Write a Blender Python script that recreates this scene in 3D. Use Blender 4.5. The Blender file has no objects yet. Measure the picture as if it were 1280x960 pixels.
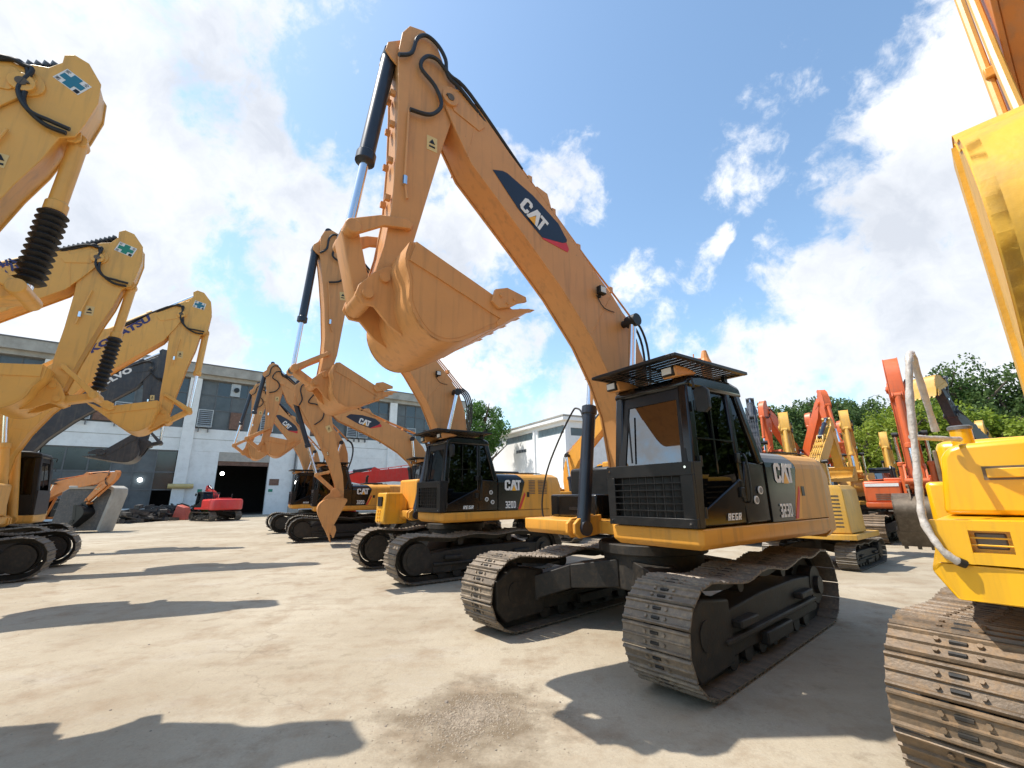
import bpy, math, random
from mathutils import Vector, Matrix
random.seed(7)
C = bpy.context.scene.collection
R = math.radians
SC = bpy.context.scene

# ------------------------------------------------------------------ camera
FPX, PITCH, ROLL, HCAM = 545.09, .2485, -.0132, 1.6073
cp, sp = math.cos(PITCH), math.sin(PITCH)
FW = Vector((0, cp, sp)); UP0 = Vector((0, -sp, cp)); RT0 = Vector((1, 0, 0))
RT = RT0*math.cos(ROLL) + UP0*math.sin(ROLL); UPV = -RT0*math.sin(ROLL) + UP0*math.cos(ROLL)
cam = bpy.data.cameras.new('camera'); cam_ob = bpy.data.objects.new('camera', cam); C.objects.link(cam_ob)
cam_ob.matrix_world = Matrix(((RT.x, UPV.x, -FW.x, 0), (RT.y, UPV.y, -FW.y, 0), (RT.z, UPV.z, -FW.z, HCAM), (0, 0, 0, 1)))
cam.sensor_width = 36; cam.lens = FPX/1280*36; cam.clip_start = .05; cam.clip_end = 3000
SC.camera = cam_ob

def ray(x, y): return (RT*((x-640)/FPX) + UPV*((480-y)/FPX) + FW)

# ------------------------------------------------------------------ sky and sun
SUNV = Vector((-.57, .055, 1)).normalized()
SUN_EL = math.asin(SUNV.z); SUN_AZ = math.atan2(SUNV.x, SUNV.y)
sun = bpy.data.lights.new('sun', 'SUN'); sun.energy = 3.9; sun.angle = R(.5); sun.color = (1, .94, .85)
sun_ob = bpy.data.objects.new('sun', sun); C.objects.link(sun_ob)
sun_ob.rotation_euler = SUNV.to_track_quat('Z', 'Y').to_euler(); sun_ob.location = (-20, 0, 40)
SC.view_settings.view_transform = 'Standard'; SC.view_settings.look = 'None'
SC.view_settings.exposure = 0.66; SC.view_settings.gamma = 1

W = bpy.data.worlds.new('World'); SC.world = W; W.use_nodes = True
nt = W.node_tree; N = nt.nodes; L = nt.links
bg = N['Background']; bg.inputs[1].default_value = .15
sky = N.new('ShaderNodeTexSky'); sky.sky_type = 'NISHITA'; sky.sun_disc = False
sky.sun_elevation = SUN_EL; sky.sun_rotation = SUN_AZ; sky.air_density = 1.0; sky.dust_density = .7; sky.ozone_density = 1.2
def wm(op, a, b=None, c=None):
    n = N.new('ShaderNodeMath'); n.operation = op
    for i, v in enumerate((a, b, c)):
        if v is None: continue
        if isinstance(v, (int, float)): n.inputs[i].default_value = v
        else: L.new(v, n.inputs[i])
    return n.outputs[0]
tc = N.new('ShaderNodeTexCoord'); nrm = N.new('ShaderNodeVectorMath'); nrm.operation = 'NORMALIZE'
L.new(tc.outputs['Generated'], nrm.inputs[0]); D = nrm.outputs[0]
# soft warp so that cloud outlines are uneven
wn = N.new('ShaderNodeTexNoise'); wn.inputs['Scale'].default_value = 7; wn.inputs['Detail'].default_value = 4
L.new(D, wn.inputs['Vector'])
ws = N.new('ShaderNodeVectorMath'); ws.operation = 'SUBTRACT'; L.new(wn.outputs['Color'], ws.inputs[0]); ws.inputs[1].default_value = (.5, .5, .5)
wk = N.new('ShaderNodeVectorMath'); wk.operation = 'SCALE'; L.new(ws.outputs[0], wk.inputs[0]); wk.inputs['Scale'].default_value = .13
wa = N.new('ShaderNodeVectorMath'); wa.operation = 'ADD'; L.new(D, wa.inputs[0]); L.new(wk.outputs[0], wa.inputs[1]); DW = wa.outputs[0]
blobs = [(60, 60, 330, 1.1), (20, 300, 280, 1.1), (330, 150, 95, 1), (250, 240, 130, 1), (400, 290, 190, 1.1), (560, 300, 160, 1.05), (690, 235, 75, 1.05),
         (640, 190, 50, .8), (795, 350, 52, .85), (810, 335, 30, .7), (610, 480, 170, .95), (720, 505, 140, 1), (905, 455, 95, 1.0), (1210, 190, 170, 1.15), (1120, 270, 130, 1.15),
         (1040, 345, 105, 1.1), (950, 195, 80, .75), (905, 222, 50, .7), (990, 100, 60, .6), (960, 140, 60, .6), (893, 302, 36, .8), (868, 348, 42, .8), (1170, 430, 170, 1.1), (1020, 440, 130, 1.0), (850, 410, 70, .7),
         (1250, 320, 150, 1.05), (-200, 200, 400, 1.1), (1450, 300, 250, 1), (700, 440, 70, .6), (200, 420, 180, 1), (960, 345, 45, .8)]
tot = None
for (px, py, r, w) in blobs:
    c = ray(px, py).normalized(); rr = r/FPX*.9
    dn = N.new('ShaderNodeVectorMath'); dn.operation = 'DISTANCE'; L.new(DW, dn.inputs[0]); dn.inputs[1].default_value = c
    mr = N.new('ShaderNodeMapRange'); mr.interpolation_type = 'SMOOTHSTEP'
    L.new(dn.outputs['Value'], mr.inputs[0]); mr.inputs[1].default_value = 0; mr.inputs[2].default_value = rr*1.3; mr.inputs[3].default_value = w; mr.inputs[4].default_value = 0
    tot = mr.outputs[0] if tot is None else wm('MAXIMUM', tot, mr.outputs[0])
n1 = N.new('ShaderNodeTexNoise'); n1.inputs['Scale'].default_value = 5.5; n1.inputs['Detail'].default_value = 11; n1.inputs['Roughness'].default_value = .62; L.new(D, n1.inputs['Vector'])
n2 = N.new('ShaderNodeTexNoise'); n2.inputs['Scale'].default_value = 3.2; n2.inputs['Detail'].default_value = 6; L.new(DW, n2.inputs['Vector'])
n3 = N.new('ShaderNodeTexNoise'); n3.inputs['Scale'].default_value = 15; n3.inputs['Detail'].default_value = 9; n3.inputs['Roughness'].default_value = .65; L.new(DW, n3.inputs['Vector'])
tot = wm('ADD', tot, wm('MULTIPLY', wm('SUBTRACT', n3.outputs[0], .5), 1.3))
cov = wm('ADD', tot, wm('MULTIPLY', wm('SUBTRACT', n1.outputs[0], .5), 2.3))
mk_ = N.new('ShaderNodeMapRange'); mk_.interpolation_type = 'SMOOTHSTEP'; L.new(cov, mk_.inputs[0]); mk_.inputs[1].default_value = .40; mk_.inputs[2].default_value = .92
# grey bellies where the cloud is thick
gr_ = N.new('ShaderNodeMapRange'); L.new(wm('ADD', wm('MULTIPLY', tot, .35), n2.outputs[0]), gr_.inputs[0]); gr_.inputs[1].default_value = .66; gr_.inputs[2].default_value = 1.0
cc = N.new('ShaderNodeMix'); cc.data_type = 'RGBA'; L.new(gr_.outputs[0], cc.inputs[0]); cc.inputs[6].default_value = (5.0, 5.05, 5.15, 1); cc.inputs[7].default_value = (3.3, 3.45, 3.75, 1)
mx = N.new('ShaderNodeMix'); mx.data_type = 'RGBA'
L.new(wm('MULTIPLY', mk_.outputs[0], .93), mx.inputs[0])
sm = N.new('ShaderNodeMix'); sm.data_type = 'RGBA'; sm.blend_type = 'MULTIPLY'; sm.inputs[0].default_value = 1; L.new(sky.outputs[0], sm.inputs[6]); sm.inputs[7].default_value = (1.10, 1.18, 1.12, 1)
L.new(sm.outputs[2], mx.inputs[6]); L.new(cc.outputs[2], mx.inputs[7]); L.new(mx.outputs[2], bg.inputs[0])

# ------------------------------------------------------------------ materials
MATS = {}
def mat(name, col, rough=.5, metal=0, var=.12, scale=3, dirt=0, dirtcol=(.36, .30, .22), bump=0, bscale=40, spec=.5, coat=0):
    if name in MATS: return MATS[name]
    m = bpy.data.materials.new(name); m.use_nodes = True; t = m.node_tree; n = t.nodes; l = t.links; b = n['Principled BSDF']
    b.inputs['Roughness'].default_value = rough; b.inputs['Metallic'].default_value = metal; b.inputs['Specular IOR Level'].default_value = spec
    b.inputs['Coat Weight'].default_value = coat; b.inputs['Coat Roughness'].default_value = .12
    tcn = n.new('ShaderNodeTexCoord')
    no = n.new('ShaderNodeTexNoise'); no.inputs['Scale'].default_value = scale; no.inputs['Detail'].default_value = 7; no.inputs['Roughness'].default_value = .6
    l.new(tcn.outputs['Object'], no.inputs['Vector'])
    mr = n.new('ShaderNodeMapRange'); l.new(no.outputs[0], mr.inputs[0]); mr.inputs[1].default_value = .3; mr.inputs[2].default_value = .7
    mx = n.new('ShaderNodeMix'); mx.data_type = 'RGBA'; l.new(mr.outputs[0], mx.inputs[0])
    mx.inputs[6].default_value = tuple(c*(1-var) for c in col)+(1,); mx.inputs[7].default_value = tuple(min(1, c*(1+var)) for c in col)+(1,)
    out = mx.outputs[2]
    if dirt:
        n3 = n.new('ShaderNodeTexNoise'); n3.inputs['Scale'].default_value = scale*3.1; n3.inputs['Detail'].default_value = 9; n3.inputs['Roughness'].default_value = .7
        l.new(tcn.outputs['Object'], n3.inputs['Vector'])
        m3 = n.new('ShaderNodeMapRange'); l.new(n3.outputs[0], m3.inputs[0]); m3.inputs[1].default_value = .48; m3.inputs[2].default_value = .78; m3.inputs[4].default_value = dirt
        x3 = n.new('ShaderNodeMix'); x3.data_type = 'RGBA'; l.new(m3.outputs[0], x3.inputs[0]); l.new(out, x3.inputs[6]); x3.inputs[7].default_value = dirtcol+(1,)
        out = x3.outputs[2]
        r3 = n.new('ShaderNodeMapRange'); l.new(m3.outputs[0], r3.inputs[0]); r3.inputs[3].default_value = rough; r3.inputs[4].default_value = min(1, rough+.4)
        l.new(r3.outputs[0], b.inputs['Roughness'])
    if name.endswith('paint') and dirt:
        mpp = n.new('ShaderNodeMapping'); mpp.inputs['Scale'].default_value = (9, 9, .7); l.new(tcn.outputs['Object'], mpp.inputs[0])
        n4 = n.new('ShaderNodeTexNoise'); n4.inputs['Scale'].default_value = 1.6; n4.inputs['Detail'].default_value = 6; l.new(mpp.outputs[0], n4.inputs['Vector'])
        m4 = n.new('ShaderNodeMapRange'); l.new(n4.outputs[0], m4.inputs[0]); m4.inputs[1].default_value = .52; m4.inputs[2].default_value = .80; m4.inputs[4].default_value = .42
        x4 = n.new('ShaderNodeMix'); x4.data_type = 'RGBA'; l.new(m4.outputs[0], x4.inputs[0]); l.new(out, x4.inputs[6]); x4.inputs[7].default_value = tuple(c*.45 for c in dirtcol)+(1,)
        n5 = n.new('ShaderNodeTexNoise'); n5.inputs['Scale'].default_value = 22; n5.inputs['Detail'].default_value = 3; l.new(tcn.outputs['Object'], n5.inputs['Vector'])
        m5 = n.new('ShaderNodeMapRange'); l.new(n5.outputs[0], m5.inputs[0]); m5.inputs[1].default_value = .73; m5.inputs[2].default_value = .77; m5.inputs[4].default_value = .4
        x5 = n.new('ShaderNodeMix'); x5.data_type = 'RGBA'; l.new(m5.outputs[0], x5.inputs[0]); l.new(x4.outputs[2], x5.inputs[6]); x5.inputs[7].default_value = (.16, .10, .06, 1)
        out = x5.outputs[2]
    l.new(out, b.inputs['Base Color'])
    if bump:
        nb = n.new('ShaderNodeTexNoise'); nb.inputs['Scale'].default_value = bscale; nb.inputs['Detail'].default_value = 6; l.new(tcn.outputs['Object'], nb.inputs['Vector'])
        bp = n.new('ShaderNodeBump'); bp.inputs['Strength'].default_value = bump; bp.inputs['Distance'].default_value = .01; l.new(nb.outputs[0], bp.inputs['Height']); l.new(bp.outputs[0], b.inputs['Normal'])
    MATS[name] = m; return m
P_CAT = mat('orange_yellow_paint', (.61, .285, .092), .48, var=.07, dirt=.22, dirtcol=(.42, .24, .12), scale=1.5, bump=.08, bscale=25)
P_CATH = mat('yellow_house_paint', (.70, .32, .045), .42, var=.06, dirt=.2, dirtcol=(.42, .27, .12), scale=1.6, bump=.05, bscale=20, spec=.35)
P_KOM = mat('warm_yellow_paint', (.72, .39, .085), .42, var=.06, dirt=.2, dirtcol=(.45, .3, .14), scale=1.5, bump=.08, bscale=25)
P_YEL = mat('bright_yellow_paint', (.80, .42, .004), .30, var=.05, dirt=.10, dirtcol=(.55, .36, .08), scale=1.4, bump=.04, bscale=18, coat=.35)
P_MUS = mat('mustard_paint', (.60, .33, .05), .4, var=.08, dirt=.25, scale=2, bump=.05)
P_ORG = mat('red_orange_paint', (.60, .115, .028), .4, var=.1, dirt=.2, dirtcol=(.4, .2, .12), scale=2)
P_ORG2 = mat('burnt_orange_paint', (.58, .20, .04), .45, var=.1, dirt=.25, scale=2)
P_RED = mat('red_paint', (.58, .03, .025), .35, var=.1, dirt=.12, scale=2)
P_VOL = mat('charcoal_paint', (.035, .04, .048), .45, var=.2, dirt=.15, scale=2)
P_BLK = mat('black_panel_coat', (.007, .007, .0075), .16, var=.3, dirt=.10, dirtcol=(.07, .06, .045), scale=1.1, spec=.5)
P_BLKM = mat('matte_black_steel', (.0085, .0085, .009), .38, var=.25, dirt=.2, dirtcol=(.05, .042, .033), scale=3, spec=.4)
M_RUB = mat('black_rubber', (.012, .012, .013), .5, var=.2, scale=8)
M_NAVY = mat('dark_cylinder_paint', (.018, .024, .036), .32, var=.2, scale=4)
M_CHR = mat('chrome_rod', (.75, .76, .78), .12, metal=1, var=.04, scale=6)
M_UND = mat('undercarriage_black', (.016, .0135, .0105), .6, var=.35, dirt=.6, dirtcol=(.10, .072, .045), scale=4, bump=.2)
M_SHOE = mat('worn_track_steel', (.17, .135, .10), .5, metal=.12, var=.35, dirt=.75, dirtcol=(.42, .32, .21), scale=5, bump=.25, bscale=50)
M_SHOE2 = mat('dark_track_steel', (.12, .105, .085), .5, metal=.15, var=.35, dirt=.65, dirtcol=(.34, .26, .17), scale=5, bump=.25, bscale=50)
M_SHOER = mat('rusty_track_steel', (.15, .105, .065), .5, metal=.15, var=.45, dirt=.8, dirtcol=(.33, .20, .095), scale=6, bump=.3, bscale=60)
M_WHITE = mat('white_print', (.75, .75, .72), .5, var=.04)
M_DKB = mat('dark_blue_print', (.012, .018, .035), .3, var=.1)
M_KBL = mat('navy_print', (.03, .03, .13), .4, var=.1)
M_REDP = mat('red_print', (.62, .03, .03), .4, var=.05)
M_ORP = mat('orange_print', (.85, .40, .02), .4, var=.05)
M_TEAL = mat('teal_print', (.02, .17, .25), .4, var=.05)
M_GRNP = mat('green_print', (.015, .22, .14), .4, var=.05)
M_CREAM = mat('cream_sticker', (.66, .48, .20), .5, var=.05)
M_SEAT = mat('seat_fabric', (.03, .03, .033), .9, var=.2)
M_LAMP = mat('lamp_lens', (.62, .60, .55), .15, var=.1, spec=.8)
M_WRAP = mat('plastic_wrap', (.50, .46, .42), .28, var=.25, scale=14, bump=.9, bscale=30, dirt=.3, dirtcol=(.34, .26, .18), spec=.7)
M_BKT = mat('worn_bucket_steel', (.12, .09, .06), .55, metal=.2, var=.3, dirt=.4, scale=3, bump=.2)
M_GREY = mat('grey_steel', (.15, .15, .15), .45, metal=.3, var=.2, dirt=.2)
def glassmat(name, tint, refl=.1, k=.6):
    m = bpy.data.materials.new(name); m.use_nodes = True; t = m.node_tree; n = t.nodes; l = t.links
    n.remove(n['Principled BSDF']); o = n['Material Output']
    tr = n.new('ShaderNodeBsdfTransparent'); tr.inputs[0].default_value = tint+(1,)
    g = n.new('ShaderNodeBsdfGlossy'); g.inputs['Roughness'].default_value = .02; g.inputs[0].default_value = (1, 1, 1, 1)
    fr = n.new('ShaderNodeFresnel'); fr.inputs[0].default_value = 1.5
    ad = n.new('ShaderNodeMath'); ad.operation = 'MULTIPLY_ADD'; ad.use_clamp = True; l.new(fr.outputs[0], ad.inputs[0]); ad.inputs[1].default_value = k; ad.inputs[2].default_value = refl
    ge = n.new('ShaderNodeNewGeometry'); bf = n.new('ShaderNodeMath'); bf.operation = 'SUBTRACT'; bf.inputs[0].default_value = 1; l.new(ge.outputs['Backfacing'], bf.inputs[1])
    fm = n.new('ShaderNodeMath'); fm.operation = 'MULTIPLY'; l.new(ad.outputs[0], fm.inputs[0]); l.new(bf.outputs[0], fm.inputs[1]); ad = fm
    mx = n.new('ShaderNodeMixShader'); l.new(ad.outputs[0], mx.inputs[0]); l.new(tr.outputs[0], mx.inputs[1]); l.new(g.outputs[0], mx.inputs[2]); l.new(mx.outputs[0], o.inputs[0])
    return m
G_DARK = glassmat('tinted_glass', (.09, .095, .09), .025, .28)
G_WIND = glassmat('windscreen_glass', (.08, .10, .095), .17, .5)

# ------------------------------------------------------------------ mesh builder
class MB:
    def __init__(s): s.v = []; s.f = []
    def add(s, vs, fs):
        o = len(s.v); s.v += [tuple(v) for v in vs]; s.f += [tuple(o+i for i in f) for f in fs]; return s
    def box(s, x0, x1, y0, y1, z0, z1):
        return s.add([(x0, y0, z0), (x1, y0, z0), (x1, y1, z0), (x0, y1, z0), (x0, y0, z1), (x1, y0, z1), (x1, y1, z1), (x0, y1, z1)],
                     [(0, 3, 2, 1), (4, 5, 6, 7), (0, 1, 5, 4), (1, 2, 6, 5), (2, 3, 7, 6), (3, 0, 4, 7)])
    def hexa(s, a, b):   # two quads a,b (4 points each)
        return s.add(list(a)+list(b), [(3, 2, 1, 0), (4, 5, 6, 7), (0, 1, 5, 4), (1, 2, 6, 5), (2, 3, 7, 6), (3, 0, 4, 7)])
    def prism(s, poly, a0, a1, ax='y'):
        n = len(poly)
        def P(p, a):
            return (p[0], a, p[1]) if ax == 'y' else ((a, p[0], p[1]) if ax == 'x' else (p[0], p[1], a))
        A = sum(poly[i][0]*poly[(i+1) % n][1]-poly[(i+1) % n][0]*poly[i][1] for i in range(n))
        pl = list(poly) if (A > 0) == (ax != 'y') else list(poly)[::-1]
        return s.add([P(p, a0) for p in pl]+[P(p, a1) for p in pl],
                     [tuple(range(n))[::-1], tuple(range(n, 2*n))]+[(i, (i+1) % n, n+(i+1) % n, n+i) for i in range(n)])
    def tube(s, pts, r, n=8, caps=True):
        pts = [Vector(p) for p in pts]; m = len(pts); rs = r if isinstance(r, (list, tuple)) else [r]*m
        t0 = (pts[1]-pts[0]).normalized(); up = Vector((0, 0, 1)) if abs(t0.z) < .9 else Vector((1, 0, 0))
        u = t0.cross(up).normalized(); vs = []
        for i in range(m):
            t = (pts[min(i+1, m-1)]-pts[max(i-1, 0)]).normalized()
            u = (u-t*u.dot(t)); u = u.normalized() if u.length > 1e-6 else t.orthogonal().normalized(); w = t.cross(u)
            for k in range(n):
                a = 2*math.pi*k/n; vs.append(pts[i]+(u*math.cos(a)+w*math.sin(a))*rs[i])
        fs = [(i*n+k, i*n+(k+1) % n, (i+1)*n+(k+1) % n, (i+1)*n+k) for i in range(m-1) for k in range(n)]
        if caps: fs += [tuple(range(n))[::-1], tuple(range((m-1)*n, m*n))]
        return s.add(vs, fs)
    def cyl(s, p0, p1, r, n=16, r1=None): return s.tube([p0, p1], [r, r if r1 is None else r1], n)
    def disc(s, c, ax, r, h, n=20):
        c = Vector(c); a = Vector(ax).normalized(); return s.tube([c-a*h/2, c+a*h/2], r, n)
    def build(s, name, m, parent=None, bevel=0, smooth=False, label=None, loc=None, auto=True):
        me = bpy.data.meshes.new(name); me.from_pydata(s.v, [], s.f); me.update()
        if m is not None: me.materials.append(m)
        o = bpy.data.objects.new(name, me); C.objects.link(o)
        if parent is not None: o.parent = parent
        if loc: o.location = loc
        if smooth:
            for p in me.polygons: p.use_smooth = True
            try: me.set_sharp_from_angle(angle=R(35))
            except Exception: pass
        if bevel:
            b = o.modifiers.new('bevel', 'BEVEL'); b.width = bevel; b.segments = 2; b.limit_method = 'ANGLE'; b.angle_limit = R(32)
            if smooth is False:
                for p in me.polygons: p.use_smooth = True
                try: me.set_sharp_from_angle(angle=R(50))
                except Exception: pass
        if label: o['label'] = label
        return o
def empty(name, loc, rz, label, cat, group=None):
    o = bpy.data.objects.new(name, None); C.objects.link(o); o.location = loc; o.rotation_euler = (0, 0, rz); o['label'] = label; o['category'] = cat
    if group: o['group'] = group
    return o
def tag(o, label, cat, group=None):
    o['label'] = label; o['category'] = cat
    if group: o['group'] = group
    return o
def struct(o): o['kind'] = 'structure'; return o
def stuff(o): o['kind'] = 'stuff'; return o
def smoothpath(p, k=4):
    p = [Vector(q) for q in p]; out = []
    for i in range(len(p)-1):
        a, b, c, d = p[max(i-1, 0)], p[i], p[i+1], p[min(i+2, len(p)-1)]
        for j in range(k):
            t = j/k; out.append(.5*((2*b)+(c-a)*t+(2*a-5*b+4*c-d)*t*t+(3*b-a-3*c+d)*t**3))
    return out+[p[-1]]
def lpoly(P, d):      # inset polygon by d (positive: inward)
    n = len(P); A = sum(P[i][0]*P[(i+1) % n][1]-P[(i+1) % n][0]*P[i][1] for i in range(n)); sg = 1 if A > 0 else -1; out = []
    for i in range(n):
        a, b, c = Vector(P[i-1]), Vector(P[i]), Vector(P[(i+1) % n])
        e1 = (b-a).normalized(); e2 = (c-b).normalized(); n1 = Vector((-e1.y, e1.x)); n2 = Vector((-e2.y, e2.x)); m = n1+n2
        m = m/max(m.length_squared, .5)*2
        q = b+m*d*sg; out.append((q.x, q.y))
    return out
def sim(a0, b0, a1, b1, pts):  # similarity taking a0->a1, b0->b1
    z0 = complex(*a0); k = (complex(*b1)-complex(*a1))/(complex(*b0)-z0)
    return [((k*(complex(*p)-z0)+complex(*a1)).real, (k*(complex(*p)-z0)+complex(*a1)).imag) for p in pts]

# ------------------------------------------------------------------ lettering
TXT = {}
def text_mesh(s, bold=.0, font=None):
    key = (s, bold)
    if key in TXT: return TXT[key]
    cu = bpy.data.curves.new('t', 'FONT'); cu.body = s; cu.size = 1; cu.offset = bold; cu.resolution_u = 2
    ob = bpy.data.objects.new('t', cu); C.objects.link(ob); dg = bpy.context.evaluated_depsgraph_get()
    me = bpy.data.meshes.new_from_object(ob.evaluated_get(dg)); bpy.data.objects.remove(ob); bpy.data.curves.remove(cu)
    vs = [(v.co.x, v.co.y) for v in me.vertices]; fs = [tuple(p.vertices) for p in me.polygons]; bpy.data.meshes.remove(me)
    x0 = min(v[0] for v in vs); x1 = max(v[0] for v in vs); y0 = min(v[1] for v in vs); y1 = max(v[1] for v in vs)
    TXT[key] = ([((v[0]-x0)/(x1-x0), (v[1]-y0)/(y1-y0)) for v in vs], fs, (x1-x0)/(y1-y0)); return TXT[key]
def decal(name, shapes, org, u, v, m, parent, thick=.003, label=None):
    """flat print: list of 2D polygons laid on a surface; org + x*u + y*v"""
    b = MB(); org, u, v = Vector(org), Vector(u), Vector(v); nn = u.cross(v).normalized()*thick
    for P in shapes:
        k = len(P); A = sum(P[i][0]*P[(i+1) % k][1]-P[(i+1) % k][0]*P[i][1] for i in range(k)); P = P if A > 0 else P[::-1]
        q = [org+u*p[0]+v*p[1] for p in P]
        b.add(q+[x+nn for x in q], [tuple(range(k, 2*k))]+[(i, (i+1) % k, k+(i+1) % k, k+i) for i in range(k)])
    return b.build(name, m, parent, label=label)
def lettering(s, org, u, h, v, m, parent, name='lettering', w=None, bold=.03, shear=0, thick=.004):
    """text in a box: u = width vector (full width), v = height vector"""
    vs, fs, asp = text_mesh(s, bold); org, u, v = Vector(org), Vector(u), Vector(v); nn = u.cross(v).normalized()*thick
    b = MB(); b.add([org+u*(p[0]+shear*p[1])+v*p[1]+nn for p in vs], fs); return b.build(name, m, parent)
gC = [(.2, 0), (.62, 0), (.78, .15), (.78, .36), (.54, .36), (.54, .24), (.5, .19), (.32, .19), (.27, .25), (.27, .75), (.32, .81), (.5, .81), (.54, .76), (.54, .64), (.78, .64), (.78, .85), (.62, 1), (.2, 1), (0, .85), (0, .15)]
gA = [(.76, 0), (1.12, 1), (1.5, 1), (1.86, 0), (1.6, 0), (1.32, .62), (1.02, 0)]
gT = [(1.6, 1), (2.36, 1), (2.36, .79), (2.12, .79), (2.12, 0), (1.88, 0), (1.88, .79), (1.6, .79)]
gTri = [(1.0, -.03), (1.32, .52), (1.64, -.03)]
GL = {'3': [[(0, 0), (.62, 0), (.62, 1), (0, 1), (0, .81), (.40, .81), (.40, .60), (.12, .60), (.12, .42), (.40, .42), (.40, .19), (0, .19)]],
 '2': [[(0, 0), (.62, 0), (.62, .19), (.22, .19), (.22, .41), (.62, .41), (.62, 1), (0, 1), (0, .81), (.40, .81), (.40, .60), (0, .60)]],
 '0': [[(0, 0), (.31, 0), (.31, .19), (.2, .19), (.2, .81), (.31, .81), (.31, 1), (0, 1)], [(.31, 0), (.62, 0), (.62, 1), (.31, 1), (.31, .81), (.42, .81), (.42, .19), (.31, .19)]],
 'D': [[(0, 0), (.31, 0), (.31, .19), (.2, .19), (.2, .81), (.31, .81), (.31, 1), (0, 1)], [(.31, 0), (.5, 0), (.64, .16), (.64, .84), (.5, 1), (.31, 1), (.31, .81), (.42, .81), (.44, .76), (.44, .24), (.42, .19), (.31, .19)]],
 'R': [[(0, 0), (.2, 0), (.2, 1), (0, 1)], [(.2, 1), (.2, .81), (.42, .81), (.42, .54), (.2, .54), (.2, .37), (.30, .37), (.42, 0), (.64, 0), (.51, .39), (.62, .47), (.62, 1)]],
 'E': [[(0, 0), (.6, 0), (.6, .19), (.2, .19), (.2, .41), (.5, .41), (.5, .59), (.2, .59), (.2, .81), (.6, .81), (.6, 1), (0, 1)]],
 'G': [[(0, 0), (.62, 0), (.62, .55), (.34, .55), (.34, .38), (.42, .38), (.42, .19), (.2, .19), (.2, .81), (.62, .81), (.62, 1), (0, 1)]]}
def blockword(s, org, u, v, m, parent, name, shear=0):
    n = len(s); tw = n*.78-.16; sh = []
    for i, ch in enumerate(s): sh += [[((x+i*.78)/tw+shear*y, y) for x, y in P] for P in GL[ch]]
    return decal(name, sh, org, u, v, m, parent, thick=.002)
def cat_logo(org, u, v, parent, off):
    """u: vector of one letter-height along the line; v: up vector of one letter-height"""
    org = Vector(org); nn = Vector(u).cross(Vector(v)).normalized()*off
    decal('logo_lettering', [gC, gA, gT], org+nn, Vector(u), Vector(v), M_WHITE, parent)
    decal('logo_triangle', [gTri], org+nn*1.6, Vector(u), Vector(v), M_ORP, parent)

# ------------------------------------------------------------------ track
def shoe_mesh(w, pitch, detail, m):
    b = MB(); p = pitch*.97/2; t = .012; g = .028
    prof = [(-p, 0), (p, 0), (p, t), (p*.90, g), (p*.78, g), (p*.66, t), (p*.12, t), (p*.05, g*.95), (-p*.05, g*.95), (-p*.12, t), (-p*.66, t), (-p*.78, g), (-p*.90, g), (-p, t)]
    if detail < 2: g = .042; prof = [(-p, 0), (p, 0), (p, t), (p*.88, g), (p*.72, t), (p*.10, t), (0, g*.8), (-p*.12, t), (-p, t)]
    b.prism(prof, -w/2, w/2, 'y')
    if detail >= 2:
        for y in (-.085, .085):
            for x in (-p*.42, p*.42): b.tube([(x, y, t-.002), (x, y, t+.018)], .014, 6)
        nf = len(b.f)
        for x in (-p*.42, p*.42): b.tube([(x, -.035, t+.001), (x, .035, t+.001)], .013, 6)
    me = bpy.data.meshes.new('track_shoe'); me.from_pydata(b.v, [], b.f); me.materials.append(m)
    if detail >= 2:
        me.materials.append(M_UND)
        for q in me.polygons[nf:]: q.material_index = 1
    return me
def slot_mesh():
    b = MB(); n = 10
    return b
SHOES = {}
def track_path(L, h, sag, prof=None):
    r = h/2-.045; xl = L-r-.03; pts = []
    for i in range(13): pts.append((-xl+2*xl*i/12, .04))
    for i in range(1, 12):
        a = -math.pi/2+math.pi*i/12; pts.append((xl+.9*r*math.cos(a)+.06*math.cos(a), h/2+r*math.sin(a)))
    top = prof or [(xl*.95, 0), (xl*.75, -sag*.55), (xl*.5, -sag), (xl*.27, -sag*.3), (xl*.1, -sag*.35), (-xl*.12, -sag), (-xl*.30, -sag*.7), (-xl*.5, -sag*.15), (-xl*.72, -sag*.6), (-xl*.95, 0)]
    pts += [(q.x, q.z) for q in smoothpath([(x, 0, h-.045+z) for x, z in top], 3)]
    for i in range(1, 12):
        a = math.pi/2+math.pi*i/12; pts.append((-xl+.9*r*math.cos(a)+.06*math.cos(a), h/2+r*math.sin(a)))
    return pts
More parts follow.
